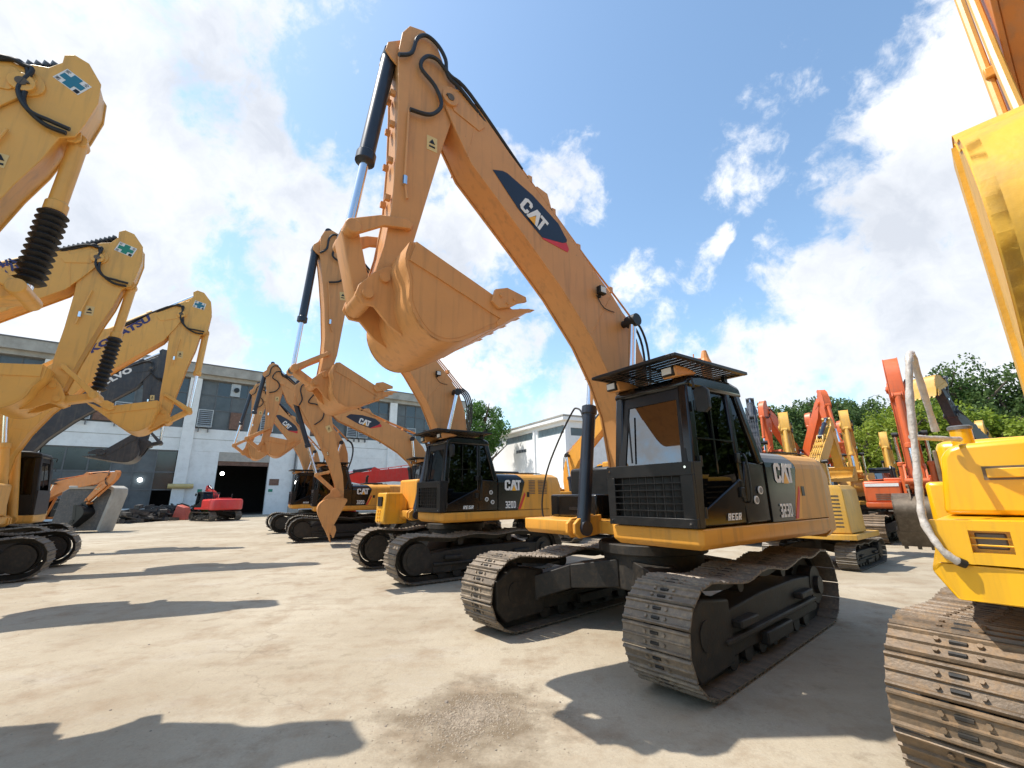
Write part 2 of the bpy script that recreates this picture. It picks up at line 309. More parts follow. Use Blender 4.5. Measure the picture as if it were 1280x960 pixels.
def make_track(root, y, yaw, w, L, h, detail, msh, pitch=.18, sag=.05, shoes='parts', outer=1):
    grp = None
    rot = Matrix.Rotation(yaw, 4, 'Z')
    pts = track_path(L, h, sag); n = len(pts); seg = [math.dist(pts[i], pts[(i+1) % n]) for i in range(n)]; tot = sum(seg); cnt = int(round(tot/pitch)); pt = tot/cnt
    # link chain
    b = MB()
    for yy in (-.09, .05):
        q = [Vector((p[0], 0, p[1])) for p in pts]; vs = []; fs = []
        cx = sum(p[0] for p in pts)/n
        inner = lpoly(pts, .085)
        for i in range(n):
            vs += [(pts[i][0], yy, pts[i][1]), (pts[i][0], yy+.04, pts[i][1]), (inner[i][0], yy+.04, inner[i][1]), (inner[i][0], yy, inner[i][1])]
        for i in range(n):
            j = (i+1) % n
            for k in range(4): fs.append((i*4+k, i*4+(k+1) % 4, j*4+(k+1) % 4, j*4+k))
        b.add(vs, fs)
    tr = b.build('crawler_track', M_UND, root); tr.matrix_local = rot @ Matrix.Translation((0, y, 0))
    key = (w, round(pt, 4), detail, msh.name)
    if key not in SHOES: SHOES[key] = shoe_mesh(w, pt, detail, msh)
    me = SHOES[key]; i = 0; acc = 0; joined = MB()
    for k in range(cnt):
        d = k*pt
        while acc+seg[i] < d: acc += seg[i]; i += 1
        f = (d-acc)/seg[i]; a = Vector(pts[i]); c = Vector(pts[(i+1) % n]); p = a.lerp(c, f)
        # average tangent for an even turn
        pa, pc = Vector(pts[i-1]), Vector(pts[(i+2) % n]); t = ((c-a).normalized()*1.0+((a-pa).normalized()*(1-f)+(pc-c).normalized()*f)*.5).normalized()
        X = Vector((t.x, 0, t.y)); Z = Vector((t.y, 0, -t.x)); Y = Z.cross(X)
        M = Matrix((( X.x, Y.x, Z.x, p.x), (X.y, Y.y, Z.y, 0), (X.z, Y.z, Z.z, p.y), (0, 0, 0, 1)))
        if shoes == 'parts':
            o = bpy.data.objects.new('track_shoe', me); C.objects.link(o); o.parent = tr; o.matrix_local = M
        else:
            joined.add([M @ v.co for v in me.vertices], [tuple(pp.vertices) for pp in me.polygons])
    if shoes != 'parts': stuff(joined.build('track_shoe', msh, tr))
    # frame
    fr = MB(); hw = .17; s = outer
    fr.prism([(-L+.55, .17), (L-.62, .17), (L-.55, .30), (L-.62, .50), (.9, .56), (.2, .60), (-.8, .60), (-L+.50, .56), (-L+.42, .35)], -hw, hw)
    fr.prism([(-L+.7, .30), (L-.8, .30), (L-.8, .35), (-L+.7, .35)], -hw-.06, hw+.06)
    fr.box(-.35, .35, -hw-.07, hw+.07, .14, .26); fr.box(.55, .95, -hw-.09, hw+.09, .40, .47); fr.box(-1.1, -.7, -hw-.09, hw+.09, .40, .47)
    o = fr.build('track_frame', M_UND, root, bevel=.015); o.matrix_local = rot @ Matrix.Translation((0, y, 0))
    gd = MB(); (gd.prism if detail >= 2 else (lambda *a_: gd.prism([(L-1.2, .16), (L-.80, .16), (L-.80, .30), (L-1.2, .34)], -hw-.03, hw+.03)))([(L-.95, .14), (L-.30, .12), (L-.16, .28), (L-.15, .60), (L-.42, .73), (L-.95, .66)], -hw-.03, hw+.03)
    o = gd.build('idler_guard', M_UND, root, bevel=.02); o.matrix_local = rot @ Matrix.Translation((0, y, 0))
    idl = MB(); idl.disc((L-.46, 0, h/2), (0, 1, 0), h/2-.13, .11, 28); idl.disc((L-.46, 0, h/2), (0, 1, 0), .12, .42, 14)
    if detail < 2: idl.disc((L-.46, 0, h/2), (0, 1, 0), h/2-.17, w*.72, 28); idl.disc((L-.46, 0, h/2), (0, 1, 0), h/2-.24, w*.76, 24)
    o = idl.build('idler', M_UND, root, smooth=True); o.matrix_local = rot @ Matrix.Translation((0, y, 0))
    sk = MB(); r = h/2-.10; k = 21; pl = []
    for q in range(k*2):
        a = math.pi*q/k; rr = r+(.03 if q % 2 else -.02); pl.append((-L+.46+rr*math.cos(a), h/2+rr*math.sin(a)))
    sk.prism(pl, -.03, .03); sk.disc((-L+.46, 0, h/2), (0, 1, 0), r*.62, .36, 24); sk.disc((-L+.46, 0, h/2), (0, 1, 0), r*.3, .46, 16)
    o = sk.build('sprocket', M_UND, root); o.matrix_local = rot @ Matrix.Translation((0, y, 0))
    if detail:
        me2 = None
        for q in range(7):
            x = -L+.95+(2*L-1.95)*q/6
            if me2 is None:
                ro = MB(); ro.tube([(0, -.16, 0), (0, -.10, 0), (0, -.098, 0), (0, .098, 0), (0, .10, 0), (0, .16, 0)], [.095, .095, .075, .075, .095, .095], 14)
                o = ro.build('track_roller', M_UND, root); me2 = o.data
            else:
                o = bpy.data.objects.new('track_roller', me2); C.objects.link(o); o.parent = root
            o.matrix_local = rot @ Matrix.Translation((x, y, .155))
        for x in (L*.28, -L*.32):
            ro = MB(); ro.disc((x, 0, h-.19), (0, 1, 0), .07, .24, 14); o = ro.build('carrier_roller', M_UND, root); o.matrix_local = rot @ Matrix.Translation((0, y, 0))
def undercarriage(root, dyaw, p):
    g = p.get('gauge', 2.386)/2; w = p.get('tw', .6); L = p.get('L', 1.975); h = p.get('th', .9); det = p.get('detail', 1)
    for s in (1, -1): make_track(root, s*g, dyaw, w, L, h, det, p.get('shoe', M_SHOE2), sag=p.get('sag', .06), shoes=p.get('shoes', 'parts'), outer=s)
    cb = MB(); rot = Matrix.Rotation(dyaw, 4, 'Z')
    cb.tube([(0, 0, .48), (0, 0, .90)], .62, 28); cb.tube([(0, 0, .88), (0, 0, 1.0)], .68, 28)
    for sx in (1, -1):
        for sy in (1, -1):
            a = [(sx*.25, sy*.25, .50), (sx*.62, sy*.1, .50), (sx*.62, sy*.1, .82), (sx*.25, sy*.25, .82)]
            m = [(sx*.55, sy*.72, .46), (sx*.92, sy*.62, .46), (sx*.92, sy*.62, .74), (sx*.55, sy*.72, .74)]
            e = [(sx*.75, sy*(g-.1), .28), (sx*1.25, sy*(g-.1), .28), (sx*1.25, sy*(g-.1), .56), (sx*.75, sy*(g-.1), .56)]
            cb.hexa(a, m); cb.hexa(m, e)
    o = cb.build('carbody', M_UND, root, bevel=.012); o.matrix_local = rot

# ------------------------------------------------------------------ upper structure
def pane(name, quad, inward, root, m, t=.006):
    q = [Vector(v) for v in quad]; i = Vector(inward)*t
    if (q[1]-q[0]).cross(q[2]-q[0]).dot(i) > 0: q = q[::-1]
    b = MB(); r = [v+i for v in q]; b.add(q+r, [(0, 1, 2, 3), (7, 6, 5, 4), (0, 4, 5, 1), (1, 5, 6, 2), (2, 6, 7, 3), (3, 7, 4, 0)]); return b.build(name, m, root)
def cab(root, p):
    """cab on the left side; x forward, y .46..1.5"""
    y0, y1 = .45, 1.495; zb = 1.285; zt = 2.74; blk = p.get('cabmat', P_BLK); det = p.get('detail', 1)
    xf0, xf1, xr0, xr1 = 1.17, 1.04, -.17, .06         # front bottom/top, rear bottom/top
    post = lambda b, a, c, t=.045: b.hexa([(a[0]-t, a[1]-t, a[2]), (a[0]+t, a[1]-t, a[2]), (a[0]+t, a[1]+t, a[2]), (a[0]-t, a[1]+t, a[2])],
                                          [(c[0]-t, c[1]-t, c[2]), (c[0]+t, c[1]-t, c[2]), (c[0]+t, c[1]+t, c[2]), (c[0]-t, c[1]+t, c[2])])
    fr = MB(); yi = .06
    post(fr, (xf0-.05, y1-.06, zb), (xf1-.03, y1-.11, zt-.06), .055); post(fr, (xf0-.05, y0+.06, zb), (xf1-.03, y0+.11, zt-.06), .055)
    post(fr, (.30, y1-.05, zb), (.30, y1-.10, zt-.05), .045)
    post(fr, (xr0+.06, y1-.05, 1.9), (xr1+.04, y1-.11, zt-.06), .055); post(fr, (xr0+.06, y0+.06, 1.6), (xr1+.04, y0+.11, zt-.06), .055)
    fr.build('cab_frame', blk, root, bevel=.02)
    # roof with rounded front
    rf = MB(); rf.prism([(xr1-.05, zt-.10), (xf1+.01, zt-.10), (xf1+.04, zt-.03), (xf1-.03, zt+.03), (xf1-.2, zt+.06), (xr1+.2, zt+.06), (xr1, zt+.02)], y0+.03, y1-.035)
    rf.build('cab_roof', blk, root, bevel=.04)
    # front lower panel and sill frame
    lp = MB(); lp.prism([(xf0-.06, zb), (xf0+.0, zb), (xf0-.02, 1.86), (xf0-.08, 1.86)], y0+.03, y1-.03); lp.build('front_panel', P_BLKM, root)
    # rear wall
    rw = MB(); rw.prism([(xr0, 1.285), (xr0+.05, 1.285), (xr0+.05, 2.1), (xr0, 2.1)], y0+.05, y1-.06); rw.box(xr0, xf0-.08, y0, y0+.03, 1.285, 1.75)
    rw.build('cab_rear_wall', P_BLKM, root)
    # door (lower sheet) with slanting upper edge, rear side sheet
    dr = MB(); dr.prism([(1.10, zb+.01), (.34, zb+.01), (.30, 1.70), (.36, 1.74), (1.09, 1.42)], y1-.05, y1-.012); d = dr.build('door', blk, root, bevel=.012)
    for (x, z) in ((.37, 1.60), (.37, 1.95)): MB().box(x-.035, x+.035, y1-.02, y1+.014, z-.05, z+.05).build('door_handle' if z < 1.7 else 'door_latch', P_BLKM, d, bevel=.008)
    ls = MB(); ls.prism([(.30, zb+.01), (xr0, zb+.01), (xr0+.0, 1.90), (.24, 1.92), (.27, 1.7)], y1-.05, y1-.010); ls.build('side_sheet', blk, root, bevel=.012)
    # glass
    pane('windscreen', [(xf0-.045, y0+.11, 1.87), (xf0-.045, y1-.11, 1.87), (xf1-.01, y1-.16, zt-.10), (xf1-.01, y0+.16, zt-.10)], (-1, 0, 0), root, G_WIND)
    wb_ = MB(); zq = [1.87, 1.90, zt-.19, zt-.10]; fx = lambda z: (xf0-.038)+((xf1-.003)-(xf0-.038))*(z-1.87)/(zt-.10-1.87); fy = lambda z: .11+.05*(z-1.87)/(zt-.10-1.87)
    for (za, zb_, k) in ((1.87, zt-.10, 0), (1.87, zt-.10, 1)):
        ya = lambda z, o: (y0+fy(z)+o) if k == 0 else (y1-fy(z)-o); o1, o2 = (-.02, .075) if k == 0 else (-.02, .04)
        wb_.hexa([(fx(za), ya(za, o1), za), (fx(za)+.004, ya(za, o1), za), (fx(za)+.004, ya(za, o2), za), (fx(za), ya(za, o2), za)], [(fx(zb_), ya(zb_, o1), zb_), (fx(zb_)+.004, ya(zb_, o1), zb_), (fx(zb_)+.004, ya(zb_, o2), zb_), (fx(zb_), ya(zb_, o2), zb_)])
    wb_.prism([(y0+.15, zt-.10), (y1-.15, zt-.10), (y1-.15, zt-.16), (y1-.24, zt-.175), (y0+.30, zt-.19), (y0+.22, zt-.25), (y0+.15, zt-.26)], xf1-.012, xf1+.004, 'x') if 0 else None
    za, zb_ = zt-.20, zt-.09; wb_.hexa([(fx(za), y0+.15, za), (fx(za)+.005, y0+.15, za), (fx(za)+.005, y1-.16, za), (fx(za), y1-.16, za)], [(fx(zb_), y0+.15, zb_), (fx(zb_)+.005, y0+.15, zb_), (fx(zb_)+.005, y1-.16, zb_), (fx(zb_), y1-.16, zb_)])
    wb_.build('windscreen_border', P_BLKM, root)
    wp = MB(); wp.tube([(1.15, y0+.30, 1.92), (1.11, y0+.26, 2.45)], .010, 6); wp.build('wiper', P_BLKM, root)
    pane('door_window', [(1.07, y1-.028, 1.44), (.345, y1-.028, 1.75), (.345, y1-.085, zt-.09), (.98, y1-.085, zt-.09)], (0, -1, 0), root, G_DARK)
    pane('rear_side_window', [(.255, y1-.03, 1.93), (xr0+.11, y1-.03, 1.93), (xr1+.09, y1-.085, zt-.09), (.255, y1-.085, zt-.09)], (0, -1, 0), root, G_DARK)
    pane('right_window', [(1.07, y0+.03, 1.76), (xr0+.11, y0+.03, 1.76), (xr1+.09, y0+.085, zt-.09), (.98, y0+.085, zt-.09)], (0, 1, 0), root, G_DARK)
    pane('rear_window', [(xr0+.03, y0+.11, 2.12), (xr0+.03, y1-.11, 2.12), (xr1+.03, y1-.16, zt-.10), (xr1+.03, y0+.16, zt-.10)], (1, 0, 0), root, G_DARK)
    # thin frame of the sliding window
    wf = MB(); wf.box(.69, .715, y1-.060, y1-.040, 1.70, zt-.10); wf.box(.36, 1.02, y1-.052, y1-.03, 2.12, 2.135); stuff(wf.build('window_divider', blk, root))
    if det >= 1:
        for z in (1.42, 1.9, 2.45): MB().tube([(1.085-(z-1.3)*.07, y1+.005-(z > 1.6)*.03*(z-1.6), z-.05), (1.085-(z-1.3)*.07, y1+.005-(z > 1.6)*.03*(z-1.6), z+.05)], .016, 8).build('door_hinge', P_BLKM, root)
        MB().tube(smoothpath([(.27, y1-.01, 1.5), (.27, y1+.035, 1.55), (.27, y1+.03, 1.95), (.27, y1-.04, 2.0)], 3), .011, 6).build('grab_bar', P_BLKM, root)
    # seat and console
    st = MB(); st.box(.10, .60, .72, 1.22, 1.55, 1.68); st.hexa([(.05, .72, 1.66), (.18, .72, 1.66), (.18, 1.22, 1.66), (.05, 1.22, 1.66)], [(-.05, .76, 2.35), (.05, .76, 2.35), (.05, 1.18, 2.35), (-.05, 1.18, 2.35)]); st.box(-.06, .03, .84, 1.10, 2.36, 2.52)
    st.build('seat', M_SEAT, root, bevel=.04)
    cs = MB(); cs.box(.35, .95, .62, .70, 1.5, 1.80); cs.tube([(.85, .74, 1.3), (.80, .74, 2.0)], .015, 6); cs.tube([(.85, 1.15, 1.3), (.80, 1.15, 2.0)], .015, 6); cs.box(.80, .86, .52, .58, 1.8, 2.15); stuff(cs.build('console', M_SEAT, root))
    if p.get('guard', 1):
        z = 2.89; X0, X1, Y0, Y1 = .02, 1.37, y0-.02, y1+.06; g = MB()
        for (a, b_) in ((Y0, Y0+.05), (Y1-.05, Y1)): g.box(X0, X1, a, b_, z, z+.035)
        g.box(X1-.06, X1+.001, Y0+.052, Y1-.052, z+.002, z+.037); g.box(X0-.001, X0+.06, Y0+.052, Y1-.052, z+.002, z+.037)
        g.build('roof_guard', P_BLKM, root, bevel=.006)
        sl = MB(); n = 15
        for i in range(n):
            x = X0+.09+(X1-X0-.18)*i/(n-1); sl.hexa([(x-.043, Y0+.05, z+.016), (x+.043, Y0+.05, z+.004), (x+.043, Y1-.05, z+.004), (x-.043, Y1-.05, z+.016)], [(x-.043, Y0+.05, z+.026), (x+.043, Y0+.05, z+.014), (x+.043, Y1-.05, z+.014), (x-.043, Y1-.05, z+.026)])
        for y in (Y0+.35, Y0+.70): sl.box(X0+.06, X1-.06, y-.015, y+.015, z-.012, z+.001)
        stuff(sl.build('guard_slats', P_BLKM, root))
        br = MB()
        for x in (X0+.15, 1.0):
            for y in (y0+.12, y1-.14): br.box(x-.03, x+.03, y-.02, y+.02, zt+.04, z+.003)
        stuff(br.build('guard_bracket', P_BLKM, root))
    if p.get('lamps', 1):
        for y in (y0+.13, y1-.16):
            b = MB(); b.prism([(.88, 2.80), (1.17, 2.74), (1.20, 2.83), (1.17, 2.865), (.98, 2.865), (.80, 2.83)], y-.085, y+.085); o = b.build('work_lamp', p.get('lampmat', p['paint']), root, bevel=.015)
            MB().box(1.165, 1.215, y-.07, y+.07, 2.755, 2.85).build('lamp_rim', P_BLKM, o, bevel=.01)
            MB().box(1.212, 1.222, y-.055, y+.055, 2.77, 2.835).build('lamp_lens', M_LAMP, o)
    if p.get('grille', 1):
        X = 1.215; g = MB(); a0, a1, z0, z1 = y0, y1+.01, 1.285, 1.89
        g.box(X-.02, X+.02, a0, a1, z1-.125, z1); g.box(X-.02, X+.02, a0, a1, z0, z0+.085); g.box(X-.021, X+.019, a0, a0+.10, z0+.085, z1-.125); g.box(X-.021, X+.019, a1-.13, a1, z0+.085, z1-.125)
        g.box(X-.02, X+.10, a0-.001, a1+.001, z1+.001, z1+.010) if 0 else None
        g.hexa([(X-.10, a1-.012, z0+.001), (X-.022, a1-.012, z0+.001), (X-.022, a1+.001, z0+.001), (X-.10, a1+.001, z0+.001)], [(X-.16, a1-.012, z1), (X-.022, a1-.012, z1), (X-.022, a1+.001, z1), (X-.16, a1+.001, z1)])
        o = g.build('front_guard', P_BLKM, root, bevel=.004)
        b = MB()
        for i in range(1, 8): y = a0+.10+(a1-.13-a0-.10)*i/8; b.box(X-.004, X+.004, y-.007, y+.007, z0+.08, z1-.12)
        for i in range(1, 6): z = z0+.085+(z1-.125-z0-.085)*i/6; b.box(X-.018, X+.019, a0+.095, a1-.125, z-.005, z+.005)
        stuff(b.build('grille_bars', P_BLKM, o))
        bt = MB()
        for y in (a0+.045, a1-.06):
            for z in (z0+.04, z1-.05): bt.tube([(X+.02, y, z), (X+.032, y, z)], .012, 8)
        stuff(bt.build('guard_bolts', M_CHR, o))
    if p.get('mirror', 1):
        m_ = MB(); m_.prism([(y1+.02, 2.38), (y1+.10, 2.36), (y1+.15, 2.40), (y1+.15, 2.58), (y1+.11, 2.62), (y1+.03, 2.62), (y1+.0, 2.58)], 1.0, 1.05, 'x'); m_.tube([(1.02, y1-.08, 2.70), (1.12, y1+.05, 2.70), (1.12, y1+.06, 2.60)], .012, 6); m_.build('mirror', P_BLKM, root, bevel=.01)
    return root
def hood_profile(o=0):
    r = .16+o; y = 1.5+o; z = 2.07+o; pts = [(y, 1.285-.0), (y, z-r-.04)]
    for i in range(1, 6): a = math.pi/2*i/5; pts.append((y-r+r*math.cos(a), z-r-.04+r*math.sin(a)+.02*i/5))
    pts.append((y-.55, z+.01)); return pts
def shell(root, name, m, prof, x0f, x1f, parent=None, closed=False):
    """sheet with cross-section prof (y,z) between x0f(z) and x1f(z)"""
    b = MB(); k = len(prof); inn = [(q[0]-.02 if q[0] > 0 else q[0]+.02, q[1]-.02*(q[1] > 1.9)) for q in prof]; vs = []
    for P in (prof, inn):
        for xf in (x0f, x1f):
            for q in P: vs.append((xf(q), q[0], q[1]))
    fs = []
    for i in range(k-1):
        fs += [(i, i+1, k+i+1, k+i), (2*k+i, 3*k+i, 3*k+i+1, 2*k+i+1), (i, 2*k+i, 2*k+i+1, i+1), (k+i, k+i+1, 3*k+i+1, 3*k+i)]
    fs += [(0, k, 3*k, 2*k), (k-1, 3*k-1, 4*k-1, 2*k-1)]
    b.add(vs, fs); return b.build(name, m, parent or root)
def house(root, p):
    pm = p.get('housepaint', p['paint']); black = p.get('black', True); det = p.get('detail', 1); panel = P_BLK if black else pm
    zs, zc = 1.085, 1.275
    sk = MB(); out = [(1.18, .44), (1.18, 1.46), (1.14, 1.50), (-1.62, 1.50), (-1.62, -1.50), (.95, -1.50), (1.0, -1.4), (1.0, -.47), (.30, -.45), (.30, .42)]
    n = len(out); low = lpoly(out, .05); sk.add([(q[0], q[1], zc) for q in out]+[(q[0], q[1], zs+.05) for q in out]+[(q[0], q[1], zs) for q in low],
        [tuple(range(n)), tuple(range(2*n, 3*n))[::-1]]+[(i+a*n, (i+1) % n+a*n, n+(i+1) % n+a*n, n+i+a*n)[::-1] for a in (0, 1) for i in range(n)])
    sk.build('house_frame', pm, root, bevel=.012)
    # counterweight
    cw = MB(); arc = []
    for i in range(13): a = -math.pi/2+math.pi*i/12; arc.append((-1.68-.92*math.cos(a)**.8, 1.47*math.sin(a)))
    A = [(-1.625, -1.49)]+arc+[(-1.625, 1.49)]; lay = []
    for (z, d) in ((1.04, .07), (1.12, 0), (1.80, .0), (2.0, .05), (2.07, .16)): lay.append([(q[0]+d*(1 if q[0] < -1.63 else 0), q[1]*(1-d*.6), z) for q in A])
    k = len(A); cw.add([v for l_ in lay for v in l_], [(j*k+i, (j+1)*k+i, (j+1)*k+(i+1) % k, j*k+(i+1) % k) for j in range(4) for i in range(k)]+[tuple(range(k)), tuple(range(4*k, 5*k))[::-1]])
    cwo = cw.build('counterweight', pm, root, smooth=True)
    # engine housing
    prof = hood_profile()
    xb = (lambda q: -.70 - (max(0, min(1, (q[1]-1.30)/.30)))*.20 + max(0, (q[1]-1.9))*1.0) if black else (lambda q: -.75)
    shell(root, 'side_panel', panel, prof, lambda q: -.175, lambda q: xb(q)+.004)
    shell(root, 'engine_panel', pm, prof, lambda q: xb(q)-.004, lambda q: -1.62)
    shell(root, 'right_engine_panel', pm if not black else panel, [(-q[0], q[1]) for q in prof][::-1], lambda q: -.45, lambda q: -1.62)
    hd = MB(); hd.box(-1.62, -.18, -.97, .97, 1.9, 2.09); hd.build('engine_hood', pm, root, bevel=.02)
    ec = MB(); ec.box(-1.5, -.75, -.55, .55, 2.088, 2.17); ec.build('engine_cover', P_BLKM if black else pm, root, bevel=.03)
    ex = MB(); ex.tube([(-1.05, -.75, 2.05), (-1.05, -.75, 2.45), (-1.10, -.75, 2.52)], .055, 12); ex.build('exhaust_pipe', P_BLKM, root)
    wl = MB(); wl.box(-1.6, .28, -.44, .42, 1.27, 1.85); wl.build('swing_deck', P_BLKM, root)
    # louvres: recessed dark backing with proud slats
    lv = MB()
    for (xa, xc) in ((-1.02, -1.16), (-1.20, -1.52)):
        for i in range(5):
            x = xa+(xc-xa)*i/4; lv.box(x-.012, x+.012, .98, 1.30, 2.083, 2.098)
    stuff(lv.build('hood_vents', P_BLKM, root))
    if p.get('sidevents'):
        sv = MB()
        for (xa, xc) in ((-1.02, -1.20), (-1.30, -1.56)):
            for i in range(9):
                z = 1.62+i*.035; sv.box(xc, xa, 1.494, 1.506, z, z+.018)
        stuff(sv.build('side_vents', M_BKT, root))
    # right side: toolbox, fuel tank, deck
    rt = p.get('right', 'black')
    if rt == 'black':
        t = MB(); t.box(.05, .46, -1.49, -.50, 1.28, 1.60); t.build('toolbox', P_BLK, root, bevel=.03)
        MB().box(.44, .475, -1.05, -.85, 1.38, 1.42).add([], []).build('toolbox_vent', P_BLKM, root)
        s_ = MB(); s_.prism([(.30, 1.10), (.44, 1.10), (.52, 1.16), (.52, 1.25), (.30, 1.25)], -1.50, -.50) if 0 else None
        t = MB(); t.box(-.45, .04, -1.49, -.50, 1.28, 2.0); t.build('fuel_tank', p.get('tankmat', P_BLKM), root, bevel=.05)
        MB().tube(smoothpath([(.62, y_, z_) for y_, z_ in ((-1.22, 1.09), (-1.42, 1.17), (-1.50, 1.46), (-1.36, 1.94), (-1.05, 2.40), (-.74, 2.76), (-.63, 2.81), (-.52, 2.69), (-.48, 2.23), (-.47, 1.79), (-.51, 1.36))], 5), .013, 8).build('hose_loop', M_RUB, root)
    elif rt == 'step':
        t = MB(); t.box(-.35, .80, -1.49, -.50, 1.28, 2.0); t.build('fuel_tank', pm, root, bevel=.05)
        P_STEP = mat('step_yellow_paint', (.74, .37, .03), .35, var=.06, dirt=.15, scale=2)
        t = MB(); t.prism([(.80, .97), (1.36, .97), (1.40, 1.02), (1.36, 1.69), (.95, 1.69), (.80, 1.5)], -1.49, -.95); o = t.build('step_box', P_STEP, root, bevel=.03)
        MB().box(1.375, 1.405, -1.35, -1.10, 1.38, 1.60).build('lamp_recess', P_BLKM, o); 
        d = MB()
        for i in range(4):
            for j in range(2):
                z = 1.04+i*.08; y = -1.32+j*.12; d.tube([(1.375, y, z), (1.41, y, z)], .028, 8)
        stuff(d.build('step_tread', M_ORP, o))
    else:
        t = MB(); t.box(-.40, .95, -1.49, -.50, 1.28, 1.98); t.build('fuel_tank', pm, root, bevel=.06)
    # cylinder bracket lugs in front of the deck
    lg = MB()
    for y in (-.47, -.33, .27, .41) if 0 else (-.50, -.36): lg.prism([(.55, 1.10), (.95, 1.06), (1.03, 1.12), (1.03, 1.24), (.95, 1.30), (.55, 1.34)], y-.025, y+.025)
    lg.box(.30, .60, -.46, .40, 1.10, 1.26); lg.build('boom_bracket', pm, root, bevel=.01)
    cab(root, p)
    if black:
        # decals on the left side
        u = Vector((-1, 0, 0)); v = Vector((0, 0, 1)); y = 1.5
        cat_logo((-.34, y, 1.70), u*.19, v*.22, root, .006)
        if p.get('model'):
            blockword(p['model'], (-.355, y+.007, 1.325), u*.28, v*.145, M_WHITE, root, 'model_number')
            lettering('L', (-.655, y+.006, 1.33), u*.035, 1, v*.09, M_GREY, root, 'model_letter', bold=.01)
        decal('red_stripe', [[(-.705, 1.30), (-.775, 1.30), (-.915, 1.60), (-.90, 1.66)]], (0, y+.0, 0), (1, 0, 0), (0, 0, 1), M_REDP, root, thick=-.006)
        decal('orange_stripe', [[(-.777, 1.30), (-.86, 1.30), (-.925, 1.55), (-.918, 1.60)]], (0, y+.0, 0), (1, 0, 0), (0, 0, 1), M_ORP, root, thick=-.006)
        MB().box(-1.03, -.96, y-.005, y+.006, 1.55, 1.66).build('panel_latch', P_BLKM, root)
        if p.get('stickers'):
            for (x, z) in p['stickers']:
                st = MB(); st.disc((x, y, z), (0, 1, 0), .043, .012, 18); st.build('round_sticker', M_WHITE, root)
                st = MB(); st.disc((x, y+.003, z), (0, 1, 0), .030, .012, 18); st.build('sticker_print', M_GREY, root)
        blockword('REGR', (.70, y-.006, 1.335), (-.24, 0, 0), (0, 0, .066), M_WHITE, root, 'dealer_lettering', shear=.06)

# ------------------------------------------------------------------ arm
CB_F, CB_T = (.35, 1.85), (3.18, 6.09)      # canonical boom foot and tip
BOOM = [(3.26, 6.16), (3.18, 6.24), (3.0, 6.27), (2.8, 6.17), (2.33, 5.73), (1.58, 5.10), (1.05, 4.62), (.62, 4.24), (.30, 3.88), (.10, 3.45), (.01, 3.0), (.02, 2.5), (.10, 2.1), (.18, 1.86), (.26, 1.74), (.40, 1.70), (.48, 1.78), (.52, 2.1), (.60, 2.6), (.79, 3.05), (1.07, 3.52), (1.56, 4.10), (2.10, 4.61), (2.57, 5.04), (2.88, 5.32), (3.08, 5.66), (3.25, 5.98)]
STICK = [(3.70, 6.62), (3.62, 6.77), (3.45, 6.82), (3.30, 6.75), (3.20, 6.50), (3.04, 6.25), (3.0, 6.0), (3.08, 5.80), (3.20, 5.36), (3.52, 4.03), (3.66, 3.66), (3.74, 3.50), (3.84, 3.50), (3.88, 3.62), (3.80, 3.95), (3.74, 4.4), (3.715, 5.1), (3.72, 5.72), (3.74, 6.3)]
CS_B, CS_T = (3.14, 6.04), (3.81, 3.58)
STICK_K = [(3.47, 6.6), (3.46, 6.72), (3.54, 6.79), (3.69, 6.75), (3.86, 6.52), (3.90, 6.22), (3.86, 5.85), (3.82, 5.64), (3.70, 5.55), (3.63, 5.17), (3.51, 4.75), (3.34, 3.98), (3.25, 3.48), (3.15, 3.42), (3.04, 3.5), (3.03, 4.0), (3.06, 4.6), (3.07, 5.3), (3.04, 5.9), (3.10, 6.25), (3.25, 6.4), (3.38, 6.45)]
STY = {'c': dict(out=STICK, B=CS_B, T=CS_T, I=(3.60, 4.22), bcp=(3.78, 6.38), lug=(3.50, 6.83), cross=(3.46, 6.42), warn=(3.33, 5.33), z1=[(3.50, 6.20), (3.33, 6.05), (3.25, 5.84), (3.38, 5.64), (3.61, 5.58)], z3=[(3.61, 5.60), (3.63, 4.73), (3.60, 4.52)]),
       'k': dict(out=STICK_K, B=(3.26, 6.10), T=(3.13, 3.52), I=(3.17, 3.95), bcp=(3.81, 5.68), lug=(3.54, 6.70), cross=(3.62, 6.38), warn=(3.33, 5.0), z1=[(3.30, 6.25), (3.26, 5.95), (3.40, 5.72), (3.60, 5.68), (3.78, 5.66)], z3=[(3.30, 5.4), (3.22, 4.9), (3.20, 4.7)])}
BK_T, BK_L = (3.81, 3.56), (2.28, 3.50)
BKT = [(3.72, 3.78), (3.66, 3.80), (3.36, 3.69), (3.08, 3.59), (2.78, 3.48), (2.62, 3.41), (2.62, 3.33), (2.70, 3.25), (3.05, 3.03), (3.22, 2.945), (3.36, 2.92), (3.50, 2.965), (3.62, 3.08), (3.69, 3.24), (3.70, 3.42), (3.75, 3.60)]
